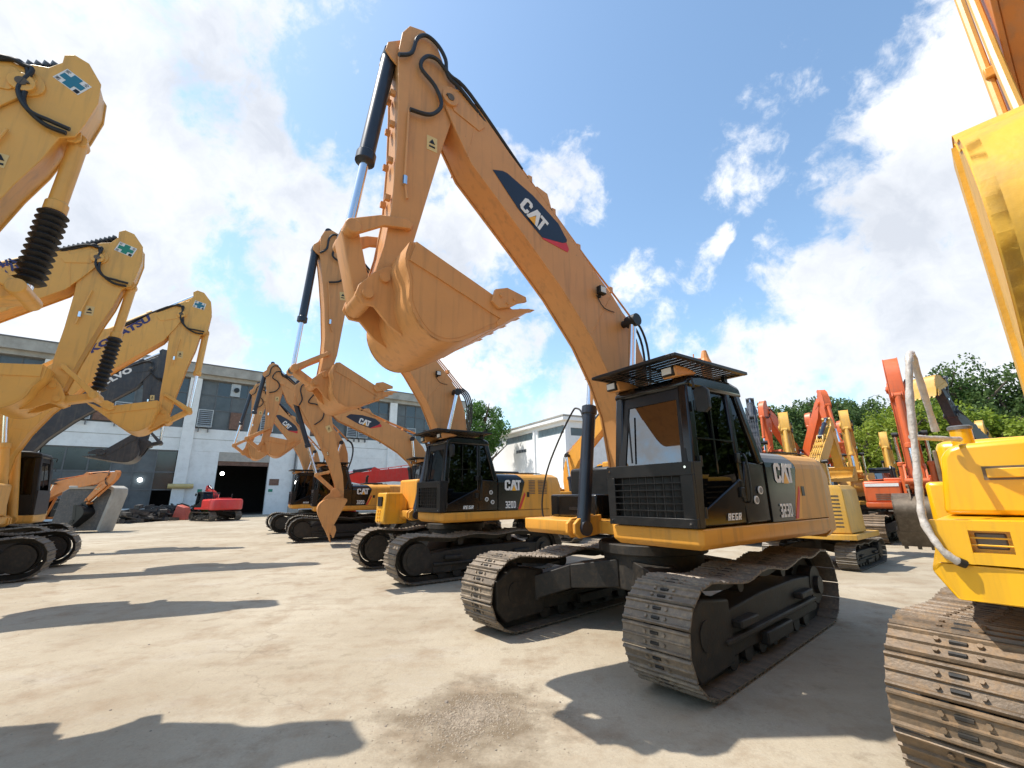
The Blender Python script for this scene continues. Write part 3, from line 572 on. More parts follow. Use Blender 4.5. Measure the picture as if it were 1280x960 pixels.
def bucket(root, T, Lp, w, m, teeth=True, rot=None):
    f = lambda pts: sim(BK_T, BK_L, T, Lp, pts); hw = w/2; bm = MB()
    P = f([(3.72, 3.78), (3.66, 3.80), (3.36, 3.69), (3.08, 3.59), (2.78, 3.48), (2.62, 3.41)]+[(q.x, q.z) for q in smoothpath([(q[0], 0, q[1]) for q in BKT[6:]], 3)])
    for s in (1, -1): bm.prism(P, s*hw, s*(hw-.03))
    bm2 = MB()
    # rolled shell between side plates
    rr = f([(2.62, 3.33), (2.70, 3.25), (3.05, 3.03), (3.22, 2.945), (3.36, 2.92), (3.50, 2.965), (3.62, 3.08), (3.69, 3.24), (3.70, 3.42), (3.75, 3.60), (3.72, 3.78)]); ri = f([(2.66, 3.36), (2.73, 3.28), (3.07, 3.06), (3.23, 2.975), (3.36, 2.95), (3.49, 2.99), (3.59, 3.10), (3.66, 3.24), (3.67, 3.42), (3.72, 3.60), (3.69, 3.76)])
    rr = [(q.x, q.z) for q in smoothpath([(q[0], 0, q[1]) for q in rr], 3)]; ri = [(q.x, q.z) for q in smoothpath([(q[0], 0, q[1]) for q in ri], 3)]
    k = len(rr); vs = []
    for y in (-hw-.004, hw+.004):
        vs += [(q[0], y*1.0, q[1]) for q in rr]+[(q[0], y, q[1]) for q in ri]
    fs = []
    for i in range(k-1): fs += [(i, i+1, 2*k+i+1, 2*k+i), (k+i, 3*k+i, 3*k+i+1, k+i+1)]
    fs += [(0, 2*k, 3*k, k), (k-1, 2*k-1, 4*k-1, 3*k-1)]
    bm2.add(vs, fs)
    o = bm2.build('bucket', m, root, smooth=True)
    sp2 = bm.build('side_plate', m, o)
    sb = MB()
    rim = f([(3.66, 3.80), (3.36, 3.69), (3.08, 3.59), (2.78, 3.48), (2.62, 3.41)]); rl = f([(3.71, 3.60), (3.40, 3.50), (3.11, 3.40), (2.86, 3.31), (2.72, 3.27)])
    for s in (1, -1): sb.prism(rim+rl[::-1], s*(hw+.014), s*(hw-.002))
    stuff(sb.build('rim_plate', m, o))
    lp = MB(); LQ = f([(2.66, 3.40), (2.40, 3.475), (2.37, 3.465), (2.62, 3.31), (2.78, 3.19), (2.80, 3.23)]); lp.prism(LQ, -hw-.012, hw+.012); lp.build('cutting_lip', m, o, bevel=.004)
    if teeth:
        for i in range(5):
            y = -hw+.07+(w-.14)*i/4; tq = f([(2.50, 3.465), (2.33, 3.50), (2.29, 3.502), (2.42, 3.452), (2.55, 3.41)]); t = MB(); t.prism(tq, y-.045, y+.045); t.build('bucket_tooth', m, o, bevel=.008)
        for s in (1, -1):
            c = MB(); c.prism(f([(2.84, 3.555), (2.70, 3.61), (2.47, 3.57), (2.46, 3.52), (2.56, 3.48), (2.66, 3.41), (2.80, 3.36), (2.88, 3.42)]), s*(hw+.016), s*(hw+.052)); c.build('side_cutter', m, o, bevel=.005)
            bl = MB()
            for q in f([(2.78, 3.50), (2.70, 3.44), (2.62, 3.50)]): bl.tube([(q[0], s*(hw+.05), q[1]), (q[0], s*(hw+.066), q[1])], .018, 6)
            stuff(bl.build('cutter_bolts', m, o))
    er = MB()
    for s in (1, -1): er.prism(f([(3.74, 3.70), (3.80, 3.68), (3.90, 3.60), (4.03, 3.43), (4.05, 3.34), (3.98, 3.26), (3.88, 3.26), (3.72, 3.10), (3.60, 3.04), (3.66, 3.3), (3.70, 3.5)]), s*.20, s*.235)
    er.build('bucket_ear', m, o, bevel=.005)
    pn = MB()
    for q in f([(3.81, 3.56), (3.95, 3.36)]): pn.tube([(q[0], -.27, q[1]), (q[0], .27, q[1])], .05, 14)
    pn.build('bucket_pin', m, o, smooth=True)
    return f([(3.95, 3.36)])[0], f
def cylinder(root, a, b, y, r, frac, mb, mr=None, name='hydraulic_cylinder', bellows=None):
    """barrel from a over frac of the length, rod to b, at lateral offset(s) y"""
    A = Vector((a[0], y, a[1])); B = Vector((b[0], y, b[1])); M_ = A.lerp(B, frac); d = (B-A).normalized(); c = MB()
    c.tube([A, M_-d*.10], r, 16); c.tube([M_-d*.12, M_-d*.10, M_, M_+d*.02], [r, r*1.22, r*1.22, r*.8], 16); c.disc(A, (0, 1, 0), r*1.05, r*1.9, 14)
    o = c.build(name, mb, root, smooth=True)
    rd = MB(); rd.tube([M_, B], r*.56, 14); rd.build('piston_rod', mr or M_CHR, o, smooth=True)
    e = MB(); e.disc(B, (0, 1, 0), r*.95, r*1.8, 14); e.build('rod_eye', mb if mb not in (M_NAVY,) else root.get('_p', mb) if False else mb, o)
    if bellows:
        n = int(bellows[1]); P0 = A.lerp(B, bellows[0]); pts = []; rs = []
        for i in range(n*2+1): pts.append(P0.lerp(B-d*.12, i/(n*2))); rs.append(r*(1.05 if i % 2 else .72)*bellows[2])
        t = MB(); t.tube(pts, rs, 18); t.build('rubber_bellows', M_RUB, o)
    return o
def arm(root, p):
    a = p['arm']; m = p.get('armpaint', p['paint']); det = p.get('detail', 1); bw = a.get('bw', .205); sw = a.get('sw', .17)
    F, T, BP, K, LIP = a['foot'], a['tip'], a['bpin'], a['K'], a['lip']; cyl = a.get('cyl', M_NAVY)
    fb = lambda pts: sim(CB_F, CB_T, F, T, pts); S_ = STY[a.get('style', 'c')]; ks = a.get('style', 'c'); fs_ = lambda pts: sim(S_['B'], S_['T'], T, BP, pts)
    boom = MB(); O = fb(BOOM); boom.prism(lpoly(O, .018), -bw+.03, bw-.03)
    for s in (1, -1): boom.prism(O, s*bw, s*(bw-.028))
    bo = boom.build('boom', m, root, bevel=.006)
    if det >= 1:
        for s in (1, -1):
            wd = MB()
            for ln_ in ([(2.78, 6.14), (2.93, 5.38)], [(.66, 4.24), (1.08, 3.60)], [(.10, 3.30), (.84, 3.12)]): q_ = fb(ln_); wd.tube([(c[0], s*(bw+.001), c[1]) for c in q_], .007, 6)
            stuff(wd.build('weld_seam', m, bo))
        gz = MB()
        for s in (1, -1):
            for c in fb([(3.18, 6.05)]): gz.disc((c[0], s*(bw+.036), c[1]), (0, 1, 0), .045, .02, 12); gz.tube([(c[0]+.05, s*(bw+.04), c[1]), (c[0]+.05, s*(bw+.06), c[1])], .012, 6)
        stuff(gz.build('pin_cap', M_BKT, bo))
    # reinforcing boss plates, pin ends
    bs = MB(); q = fb([(3.18, 6.05), (.35, 1.86), (.46, 3.84)])
    for s in (1, -1):
        bs.disc((q[0][0], s*(bw+.012), q[0][1]), (0, 1, 0), .10, .05, 16); bs.prism(fb([(3.22, 6.12), (3.08, 6.20), (2.70, 5.92), (2.78, 5.82), (3.12, 5.92)]), s*(bw+.001), s*(bw+.012))
        bs.disc((q[1][0], s*(bw+.01), q[1][1]), (0, 1, 0), .12, .05, 16)
    stuff(bs.build('pin_boss', m, bo, bevel=.004))
    # stick
    st = MB(); O2 = fs_(S_['out']); st.prism(lpoly(O2, .015), -sw+.02, sw-.02)
    for s in (1, -1): st.prism(O2, s*sw, s*(sw-.022))
    so = st.build('stick', m, root, bevel=.006)
    sb = MB(); I = a.get('idl') or fs_([S_['I']])[0]; bcp = fs_([S_['bcp']])[0]; lug = fs_([S_['lug']])[0]
    for s in (1, -1):
        sb.prism(fs_([(3.70, 6.56), (3.84, 6.44), (3.86, 6.33), (3.80, 6.26), (3.70, 6.18)]) if ks == 'c' else fs_([(3.74, 5.78), (3.84, 5.76), (3.86, 5.66), (3.82, 5.60), (3.74, 5.58)]), s*.09, s*.12)
        sb.disc((I[0], s*(sw+.02), I[1]), (0, 1, 0), .055, .05, 12); sb.disc((T[0], s*(sw+.01), T[1]), (0, 1, 0), .15, .03, 18)
    stuff(sb.build('stick_bracket', m, so, bevel=.004))
    if det >= 2:
        rb = MB()
        for (x, z) in ((3.75, 4.55), (3.74, 5.0), (3.735, 5.45), (3.74, 5.85)) if ks == 'c' else ():
            c = fs_([(x, z)])[0]; rb.box(c[0]-.02, c[0]+.035, .05, .09, c[1]-.03, c[1]+.03); rb.box(c[0]-.02, c[0]+.035, -.09, -.05, c[1]-.03, c[1]+.03)
        stuff(rb.build('hose_clip', m, so))
    # bucket, links
    LP, fbk = bucket(root, BP, LIP, a.get('bkw', 1.2), a.get('bkm', m), teeth=a.get('teeth', True))
    ln = MB()
    for s in (1, -1):
        mid = ((K[0]+I[0])/2, (K[1]+I[1])/2+(.05 if det >= 2 else .01)); vv = Vector((K[0]-I[0], K[1]-I[1])).normalized(); nv = Vector((-vv.y, vv.x)); h = .055 if det >= 2 else .04
        pl = [(I[0]+nv.x*h, I[1]+nv.y*h), (mid[0]+nv.x*h, mid[1]+nv.y*h), (K[0]+nv.x*h*1.4, K[1]+nv.y*h*1.4), (K[0]+vv.x*.07, K[1]+vv.y*.07), (K[0]-nv.x*h*1.4, K[1]-nv.y*h*1.4), (mid[0]-nv.x*h, mid[1]-nv.y*h), (I[0]-nv.x*h, I[1]-nv.y*h), (I[0]-vv.x*.06, I[1]-vv.y*.06)]
        ln.prism(pl, s*(sw+.02), s*(sw+.065))
        if s == 1: lo = ln.build('idler_link', m, root, bevel=.008)
        else: ln.build('idler_link', m, root, bevel=.008)
        ln = MB()
    hl = MB(); vv = Vector((LP[0]-K[0], LP[1]-K[1])); ll = vv.length; vv.normalize(); nv = Vector((-vv.y, vv.x)); h = .085 if det >= 2 else .062
    pl = [(K[0]-vv.x*.08, K[1]-vv.y*.08), (K[0]+nv.x*h, K[1]+nv.y*h), (LP[0]+nv.x*h, LP[1]+nv.y*h), (LP[0]+vv.x*.08, LP[1]+vv.y*.08), (LP[0]-nv.x*h, LP[1]-nv.y*h), (K[0]-nv.x*h, K[1]-nv.y*h)]
    hl.prism(pl, -.13, .13); hl.tube([(K[0], -.25, K[1]), (K[0], .25, K[1])], .075, 16); hl.tube([(LP[0], -.19, LP[1]), (LP[0], .19, LP[1])], .09, 16)
    hl.build('bucket_link', m, root, bevel=.012)
    # cylinders
    bel = a.get('bellows')
    if bel: 
        c1 = cylinder(root, bcp, K, 0, .075, .48, m, bellows=(.48, 12, 1.55)); 
    else: c1 = cylinder(root, bcp, K, 0, .082, a.get('bfrac', .62), cyl)
    c1.name = 'bucket_cylinder'
    cb = fb([(1.75, 5.42)])[0]
    if bel: c2 = cylinder(root, cb, lug, 0, .08, .42, m, bellows=(.42, 16, 1.25))
    else: c2 = cylinder(root, cb, lug, 0, .085, a.get('afrac', .72), cyl)
    c2.name = 'arm_cylinder'
    lb = MB()
    for s in (1, -1): lb.prism(fb([(1.55, 5.05), (2.0, 5.42), (1.85, 5.52), (1.68, 5.48)]), s*.09, s*.13)
    lb.build('cylinder_lug', m, bo)
    rod = fb([(.46, 3.86)])[0]; base = a.get('cbase', (.86, 1.18))
    for y in (-.37, .37) if a.get('wide', 1) else (-.3, .3):
        c3 = cylinder(root, base, rod, y if y < 0 else y, .088, .60, cyl if not bel else m); c3.name = 'boom_cylinder'
    cp_ = MB()
    for s in (1, -1): cp_.disc((rod[0], s*.37, rod[1]), (0, 1, 0), .085, .16, 16)
    cp_.tube([(rod[0], -.40, rod[1]), (rod[0], .40, rod[1])], .05, 12); cp_.build('cylinder_pin', M_RUB if not bel else m, bo, smooth=True)
    # hoses and pipes on the boom
    for k, y in enumerate((-.10, -.02, .06, .14)):
        pts = fb([(.20, 4.05), (.60, 4.38), (1.05, 4.74), (1.58, 5.20), (2.1, 5.65)]); hp = MB(); hp.tube([(q[0], y, q[1]+.0) for q in pts], .014, 6); hp.build('steel_pipe', m, bo)
        pts = fb([(.20, 4.05), (.02, 3.95), (-.10, 3.7), (-.12, 3.3), (-.06, 2.9), (.0, 2.5)]); hp = MB(); hp.tube(smoothpath([(q[0], y, q[1]) for q in pts], 3), .018, 6); hp.build('hose', M_RUB, bo)
    cl = MB()
    for c in fb([(.62, 4.37), (1.20, 4.84), (1.62, 5.22), (2.0, 5.55)]): cl.box(c[0]-.03, c[0]+.03, -.14, .18, c[1]-.05, c[1]+.03)
    stuff(cl.build('pipe_clamp', m, bo))
    side = a.get('side', 1)
    y = side*(bw+.03)
    h1 = fb([(2.1, 5.65), (2.92, 6.26), (3.19, 6.37), (3.36, 6.49), (3.50, 6.43)] if ks == 'c' else [(2.1, 5.65), (2.9, 6.2), (3.15, 6.25)])
    z1 = fs_(S_['z1'])
    y2 = side*(sw+.06)
    MB().tube(smoothpath([(h1[0][0], .14*side, h1[0][1]), (h1[1][0], y2, h1[1][1])]+[(q[0], y2, q[1]) for q in h1[2:]]+[(q[0], y2, q[1]) for q in z1], 5), .022, 8).build('hose', M_RUB, so, smooth=True)
    h2 = fb([(2.1, 5.62), (2.95, 6.2)]); z2 = fs_([(3.16, 6.30), (3.20, 6.52), (3.30, 6.66), (3.44, 6.70), (3.55, 6.58), (3.61, 6.34), (3.75, 6.22)]) if ks == 'c' else fs_([(3.22, 6.3), (3.3, 6.1), (3.34, 5.8), (3.55, 5.62), (3.76, 5.6)])
    MB().tube(smoothpath([(h2[0][0], .1*side, h2[0][1]), (h2[1][0], y2-.01*side, h2[1][1])]+[(q[0], y2-.01*side, q[1]) for q in z2], 5), .022, 8).build('hose', M_RUB, so, smooth=True)
    z3 = fs_(S_['z3']); MB().tube([(q[0], y2-.03*side, q[1]) for q in z3], .013, 6).build('steel_pipe', m, so)
    cn = MB(); cn.tube([(z3[1][0], y2-.03*side, z3[1][1]+.04), (z3[1][0], y2-.03*side, z3[1][1]-.06)], .026, 8); cn.build('pipe_coupling', M_CHR, so)
    # stickers
    wx, wz = S_['warn']; wq = fs_([(wx-.06, wz+.09), (wx+.06, wz+.09), (wx+.06, wz-.09), (wx-.06, wz-.09)])
    decal('warning_sticker', [wq], (0, side*(sw+.001), 0), (1, 0, 0), (0, 0, 1), M_CREAM, so, thick=-.003*side)
    tq = [(sum(q[0] for q in wq)/4+dx, sum(q[1] for q in wq)/4+dz) for dx, dz in ((-.035, .0), (.035, .0), (0, .06))]
    decal('warning_print', [tq, [(tq[0][0], tq[0][1]-.05), (tq[1][0], tq[0][1]-.05), (tq[1][0], tq[0][1]-.03), (tq[0][0], tq[0][1]-.03)]], (0, side*(sw+.005), 0), (1, 0, 0), (0, 0, 1), P_BLKM, so, thick=-.003*side)
    if a.get('logo') == 'cat':
        dp = fb([(2.59, 5.37), (2.45, 5.42), (2.38, 5.42), (1.99, 5.27), (1.58, 5.02), (1.44, 4.83), (1.455, 4.79), (1.52, 4.76), (1.86, 4.72), (2.22, 4.98)])
        Y = bw+.003
        decal('boom_decal', [dp], (0, Y, 0), (1, 0, 0), (0, 0, 1), M_DKB, bo, thick=-.003)
        decal('red_stripe', [fb([(1.452, 4.785), (1.415, 4.70), (1.44, 4.65), (1.56, 4.665), (1.84, 4.70), (1.86, 4.718), (1.52, 4.755)])], (0, Y, 0), (1, 0, 0), (0, 0, 1), M_REDP, bo, thick=-.003)
        o_, e_, t_ = [Vector((q[0], Y, q[1])) for q in fb([(2.22, 5.02), (1.87, 4.775), (2.10, 5.20)])]
        cat_logo(o_, (e_-o_)/2.36, t_-o_, bo, .008)
    if a.get('logo') == 'kom':
        q = fb([(2.62, 5.80), (1.62, 4.87), (2.55, 5.93)]); Y = -bw-.004; q = [Vector((c[0], Y, c[1])) for c in q]
        vv = (q[0]-q[1]); up = Vector((-vv.z, 0, vv.x)).normalized()*.17
        lettering('KOMATSU', q[1], vv, 1, up, M_KBL, bo, 'boom_lettering', bold=.05, shear=.03)
    if a.get('logo') == 'volvo':
        q = fb([(2.75, 5.88), (1.9, 5.10)]); Y = -bw-.004; q = [Vector((c[0], Y, c[1])) for c in q]; vv = q[0]-q[1]; up = Vector((-vv.z, 0, vv.x)).normalized()*.2
        lettering('VOLVO', q[1], vv, 1, up, M_WHITE, bo, 'boom_lettering', bold=.05)
    if a.get('logo') == 'hanzi':
        q = fb([(2.25, 5.50), (1.95, 5.22)]); Y = -bw-.004; q = [Vector((c[0], Y, c[1])) for c in q]; vv = q[0]-q[1]; up = Vector((-vv.z, 0, vv.x)).normalized()*.24
        lettering('小松', q[1], vv*1.2, 1, up, M_KBL, bo, 'boom_lettering', bold=.03)
    if a.get('cross'):
        c = fs_([S_['cross']])[0]; s = .14*a.get('cs', 1); Y = -sw-.001; ang = a.get('crossrot', R(-18)); ca, sa = math.cos(ang), math.sin(ang); u = Vector((ca, 0, sa)); v = Vector((-sa, 0, ca)); o_ = Vector((c[0], Y, c[1]))
        decal('safety_sticker', [[(-s, -s*.75), (s, -s*.75), (s, s*.75), (-s, s*.75)]], o_, u, v, M_WHITE, so)
        t = s*.32; w_ = s*.85; h_ = s*.68
        decal('cross_print', [[(-t, -h_), (t, -h_), (t, h_), (-t, h_)], [(-w_, -t*.8), (-t, -t*.8), (-t, t*.8), (-w_, t*.8)], [(t, -t*.8), (w_, -t*.8), (w_, t*.8), (t, t*.8)]], o_+Vector((0, -.003, 0)), u, v, a['cross'], so)
        for ch, (dx, dy) in zip('安全第一', ((-.93, .36), (.55, .36), (-.93, -.72), (.55, -.72))):
            lettering(ch, o_+u*(dx*s)+v*(dy*s)+Vector((0, -.002, 0)), u*s*.36, 1, v*s*.34, P_BLKM, so, 'sticker_lettering', bold=0)
    if a.get('lamp', det >= 2):
        q = fb([(.92, 4.22)])[0]; b = MB(); b.box(q[0]-.06, q[0]+.06, bw+.03, bw+.10, q[1]-.05, q[1]+.06); b.box(q[0]-.02, q[0]+.02, bw, bw+.04, q[1]-.08, q[1]-.04)
        o = b.build('boom_lamp', P_BLKM, bo, bevel=.008); b = MB(); b.box(q[0]-.045, q[0]+.045, bw+.098, bw+.106, q[1]-.035, q[1]+.045); b.build('lamp_lens', M_LAMP, o)
        MB().tube(smoothpath([(q[0]+.05, bw+.02, q[1]-.06), (q[0]-.08, bw+.015, q[1]-.20), (q[0]-.28, bw+.015, q[1]-.22)], 4), .006, 5).build('lamp_cable', M_RUB, bo)
def excavator(p):
    s = p.get('s', 1); root = empty(p.get('name', 'excavator'), (p['pos'][0], p['pos'][1], 0), p['yaw'], p['label'], p.get('cat', 'excavator'), p.get('group'))
    undercarriage(root, p.get('tyaw', p['yaw'])-p['yaw'], p)
    if p.get('house', True): house(root, p)
    if p.get('arm'): arm(root, p)
    if s != 1: root.scale = (s, s, s)
    return root
GRP = 'excavators parked in the yard'
G_ROW = 'excavators in the yard'
# ------------------------------------------------------------------ machines facing the camera side
excavator(dict(pos=(1.8056, 6.0726), yaw=3.7524, tyaw=3.8618, paint=P_CAT, housepaint=P_CATH, detail=2, model='323D', shoe=M_SHOE, sag=.075, stickers=[(.01, 1.62), (.12, 1.52)],
    label='largest black and orange excavator in the middle, raised bucket curled in front of it', group=GRP,
    arm=dict(foot=(.35, 1.85), tip=(3.18, 6.09), bpin=(3.81, 3.58), K=(4.12, 4.02), idl=(3.60, 4.24), lip=(2.28, 3.50), logo='cat')))
excavator(dict(pos=(-1.371, 10.7566), yaw=3.7933, tyaw=3.7428, paint=P_CAT, housepaint=P_CATH, detail=1, model='320D', shoe=M_SHOE, right='step', sidevents=1, stickers=[(.02, 1.66), (.13, 1.52), (-.02, 1.46)],
    label='black and orange excavator with yellow step box, left of and behind the largest one', group=GRP,
    arm=dict(foot=(.30, 1.9), tip=(2.95, 6.62), bpin=(3.27, 4.02), K=(3.83, 4.10), idl=(3.24, 4.50), lip=(1.80, 3.80), logo='cat', lamp=True)))
excavator(dict(pos=(-2.9, 17.3), yaw=R(205), tyaw=R(207), paint=P_CAT, housepaint=P_CATH, detail=0, shoe=M_SHOE2, shoes='join', model='320D',
    label='orange excavator mostly behind the second cab, its bucket resting teeth down on the ground', group=GRP,
    arm=dict(foot=(.45, 1.9), tip=(4.32, 4.9), bpin=(3.55, 1.65), K=(4.35, 2.35), idl=(3.98, 2.45), lip=(3.75, .12), logo='cat')))
excavator(dict(pos=(-7.145, 18.825), yaw=3.621, tyaw=3.64, paint=P_CAT, housepaint=P_CATH, detail=0, shoe=M_SHOE2, shoes='join', model='320D', guard=1,
    label='black and orange excavator parked left of the bucket that rests on the ground', group=GRP,
    arm=dict(foot=(.35, 1.85), tip=(2.72, 6.25), bpin=(3.16, 3.70), K=(3.72, 3.86), idl=(3.0, 4.3), lip=(1.72, 3.9), logo='cat')))
excavator(dict(pos=(-10.357, 23.36), yaw=3.714, tyaw=3.714, paint=P_CAT, housepaint=P_CATH, detail=0, shoe=M_SHOE2, shoes='join', model='320D',
    label='farthest black and orange excavator of the row, half hidden beside the roller door', group=GRP,
    arm=dict(foot=(.35, 1.85), tip=(2.75, 6.5), bpin=(3.3, 3.95), K=(3.85, 4.1), idl=(3.15, 4.5), lip=(1.9, 4.1), logo='cat')))
# ------------------------------------------------------------------ machines on the left, facing the row
KOM = dict(paint=P_KOM, black=False, cabmat=P_BLKM, right='plain', guard=0, lamps=0, grille=0, shoe=M_SHOE2, detail=1)
def kom(**k): d = dict(KOM); d.update(k); return excavator(d)
kom(pos=(-7.75, 1.75), yaw=.593, tyaw=.60, label='nearest yellow excavator at the left edge, its arm end highest in view', group=GRP,
    arm=dict(foot=(.35, 1.75), tip=(3.37, 5.68), bpin=(3.12, 3.55), K=(3.72, 3.52), idl=(3.18, 3.85), lip=(1.75, 3.75), style='k', bellows=True, side=-1, cross=M_TEAL, logo='hanzi', crossrot=R(-28), cs=.85))
kom(pos=(-10.65, 5.75), yaw=.593, tyaw=.60, label='yellow excavator with a green cross sticker on the arm and black bellows', group=GRP,
    arm=dict(foot=(.35, 1.85), tip=(3.26, 6.10), bpin=(3.11, 3.54), K=(3.64, 3.44), idl=(3.17, 3.90), lip=(1.62, 3.85), style='k', bellows=True, side=-1, cross=M_GRNP, logo='hanzi', crossrot=R(-15)))
kom(pos=(-12.3, 9.9), yaw=.593, tyaw=.593, label='yellow excavator with black cab and both tracks in view, blue lettering on the boom', group=GRP,
    arm=dict(foot=(.50, 1.75), tip=(3.30, 6.78), bpin=(3.31, 3.88), K=(3.86, 4.0), idl=(3.31, 4.36), lip=(1.80, 3.94), style='k', side=-1, cross=M_TEAL, logo='kom', crossrot=R(-10), cyl=P_KOM, bfrac=.55, afrac=.5))
kom(pos=(-16.2, 13.7), yaw=.593, tyaw=.593, label='excavator with a charcoal arm and white lettering, behind the yellow row', group=GRP, armpaint=P_VOL, paint=P_MUS,
    arm=dict(foot=(.35, 1.75), tip=(3.35, 6.35), bpin=(3.50, 3.65), K=(4.0, 3.6), idl=(3.55, 4.1), lip=(2.08, 3.0), style='k', side=-1, logo='volvo', cyl=P_VOL))
# small orange excavator between the row and the building
kom(pos=(-24.9, 23.4), yaw=R(-4), tyaw=R(-10), s=.62, paint=P_ORG2, detail=0, shoes='join', label='small orange excavator with a black bucket reaching to the ground beside the grey slab', group=GRP,
    arm=dict(foot=(.35, 1.85), tip=(6.3, 4.55), bpin=(4.6, 2.3), K=(5.0, 2.35), idl=(4.8, 2.7), lip=(4.3, .35), bkm=P_BLKM, style='k', side=-1, cyl=P_ORG2))
kom(pos=(-22.6, 34.4), yaw=R(150), tyaw=R(150), s=.76, paint=P_RED, detail=0, shoes='join', cabmat=P_BLKM, label='red mini excavator with a black cab parked at the roller door', cat='mini excavator', name='mini_excavator',
    arm=dict(foot=(.35, 1.85), tip=(2.0, 3.1), bpin=(2.25, 1.9), K=(2.5, 1.9), idl=(2.2, 2.1), lip=(1.6, 1.5), style='k'))
kom(pos=(-4.4, 27.0), yaw=R(196), tyaw=R(200), paint=P_RED, detail=0, shoes='join', label='red excavator behind the black and orange row, boom held low', group=GRP,
    arm=dict(foot=(.35, 1.85), tip=(5.3, 2.6), bpin=(5.2, 1.0), K=(5.6, 1.0), idl=(5.4, 1.3), lip=(4.2, .4), style='k'))
# ------------------------------------------------------------------ machines behind and to the right
kom(pos=(2.0, 17.4), yaw=R(-52), tyaw=R(-52), s=.86, paint=P_CATH, detail=0, shoes='join', cabmat=P_BLKM, label='yellow orange excavator seen between the two big black cabs', group=GRP,
    arm=dict(foot=(.35, 1.85), tip=(3.0, 5.2), bpin=(3.5, 3.1), K=(3.9, 3.0), idl=(3.5, 3.5), lip=(2.4, 2.9), style='k'))
def vent_body(root, m):
    """tall rear body with rows of slots, for the compact machine"""
    o = [(-2.05, .85), (-1.75, 1.45), (-.2, 1.5), (-.2, -1.5), (-1.75, -1.45), (-2.05, -.85)]; lo = MB(); n = len(o)
    t = lpoly([(a*.98, b*.95) for a, b in o], 0)
    lo.add([(q[0], q[1], 1.22) for q in o]+[(q[0]*.97, q[1]*.96, 2.70) for q in o]+[(q[0]*.90-.1, q[1]*.88, 2.86) for q in o],
           [(j*n+i, (j+1)*n+i, (j+1)*n+(i+1) % n, j*n+(i+1) % n) for j in (0, 1) for i in range(n)]+[tuple(range(n)), tuple(range(2*n, 3*n))[::-1]])
    b = lo.build('engine_body', m, root, bevel=.03)
    sk = MB(); sk.prism([(-2.22, .95), (-1.9, 1.62), (.9, 1.62), (.9, -1.62), (-1.9, -1.62), (-2.22, -.95)], 1.02, 1.20, 'xy'); sk.build('skirt', m, root, bevel=.02)
    for j, (x0, x1) in enumerate(((-.55, .25), (.35, .55))):
        sv = MB()
        for i in range(9):
            z = 1.42+i*.13; k = 1-.03*(z-1.22)/1.48
            sv.box(-2.062*k-.004, -2.0*k, -x1 if 0 else x0*1.0-.2, x1-.2, z, z+.05)
        stuff(sv.build('body_slots', M_BKT, b))
    sv = MB()
    for i in range(9):
        z = 1.42+i*.13; k = 1-.03*(z-1.22)/1.48
        p0 = Vector((-1.98*k, -.97*k*.99)); p1 = Vector((-1.82*k, -1.30*k*.99)); d = (p1-p0).normalized(); nn = Vector((-d.y, d.x))
        nn = nn if nn.x < 0 else -nn
        a = [p0+nn*.012, p1+nn*.012, p1-nn*.03, p0-nn*.03]; sv.hexa([(q.x, q.y, z) for q in a], [(q.x, q.y, z+.05) for q in a])
    stuff(sv.build('corner_slots', M_BKT, b))
r2 = kom(pos=(7.25, 10.85), yaw=R(39), tyaw=R(39), s=.6, paint=P_MUS, house=False, detail=1, label='compact mustard excavator with slotted engine body behind the largest machine', cat='excavator', group=GRP,
    arm=dict(foot=(.45, 2.2), tip=(3.2, 5.4), bpin=(3.9, 3.6), K=(4.3, 3.5), idl=(3.9, 4.0), lip=(2.9, 3.2), style='k'))
vent_body(r2, P_MUS); cab(r2, dict(KOM, detail=0, mirror=0))
kom(pos=(13.1, 14.4), yaw=R(227), tyaw=R(222), s=.95, paint=P_ORG, detail=1, shoe=M_SHOER, label='red orange excavator with a worn brown bucket resting on the ground', group=GRP,
    arm=dict(foot=(.35, 1.85), tip=(3.85, 4.55), bpin=(4.35, 1.65), K=(4.75, 1.9), idl=(4.45, 2.3), lip=(4.35, .15), bkm=M_BKT, style='k', cyl=P_ORG))
r5 = [o for o in C.objects if o.parent is None and o.get('label', '').startswith('red orange excavator with a worn')][0]
MB().box(.951, .965, -1.44, -.55, 1.80, 1.90).build('white_stripe', M_WHITE, r5)
sv = MB()
for i in range(4): sv.box(.951, .962, -1.2, -.8, 1.36+i*.06, 1.385+i*.06)
stuff(sv.build('tank_slots', M_BKT, r5))
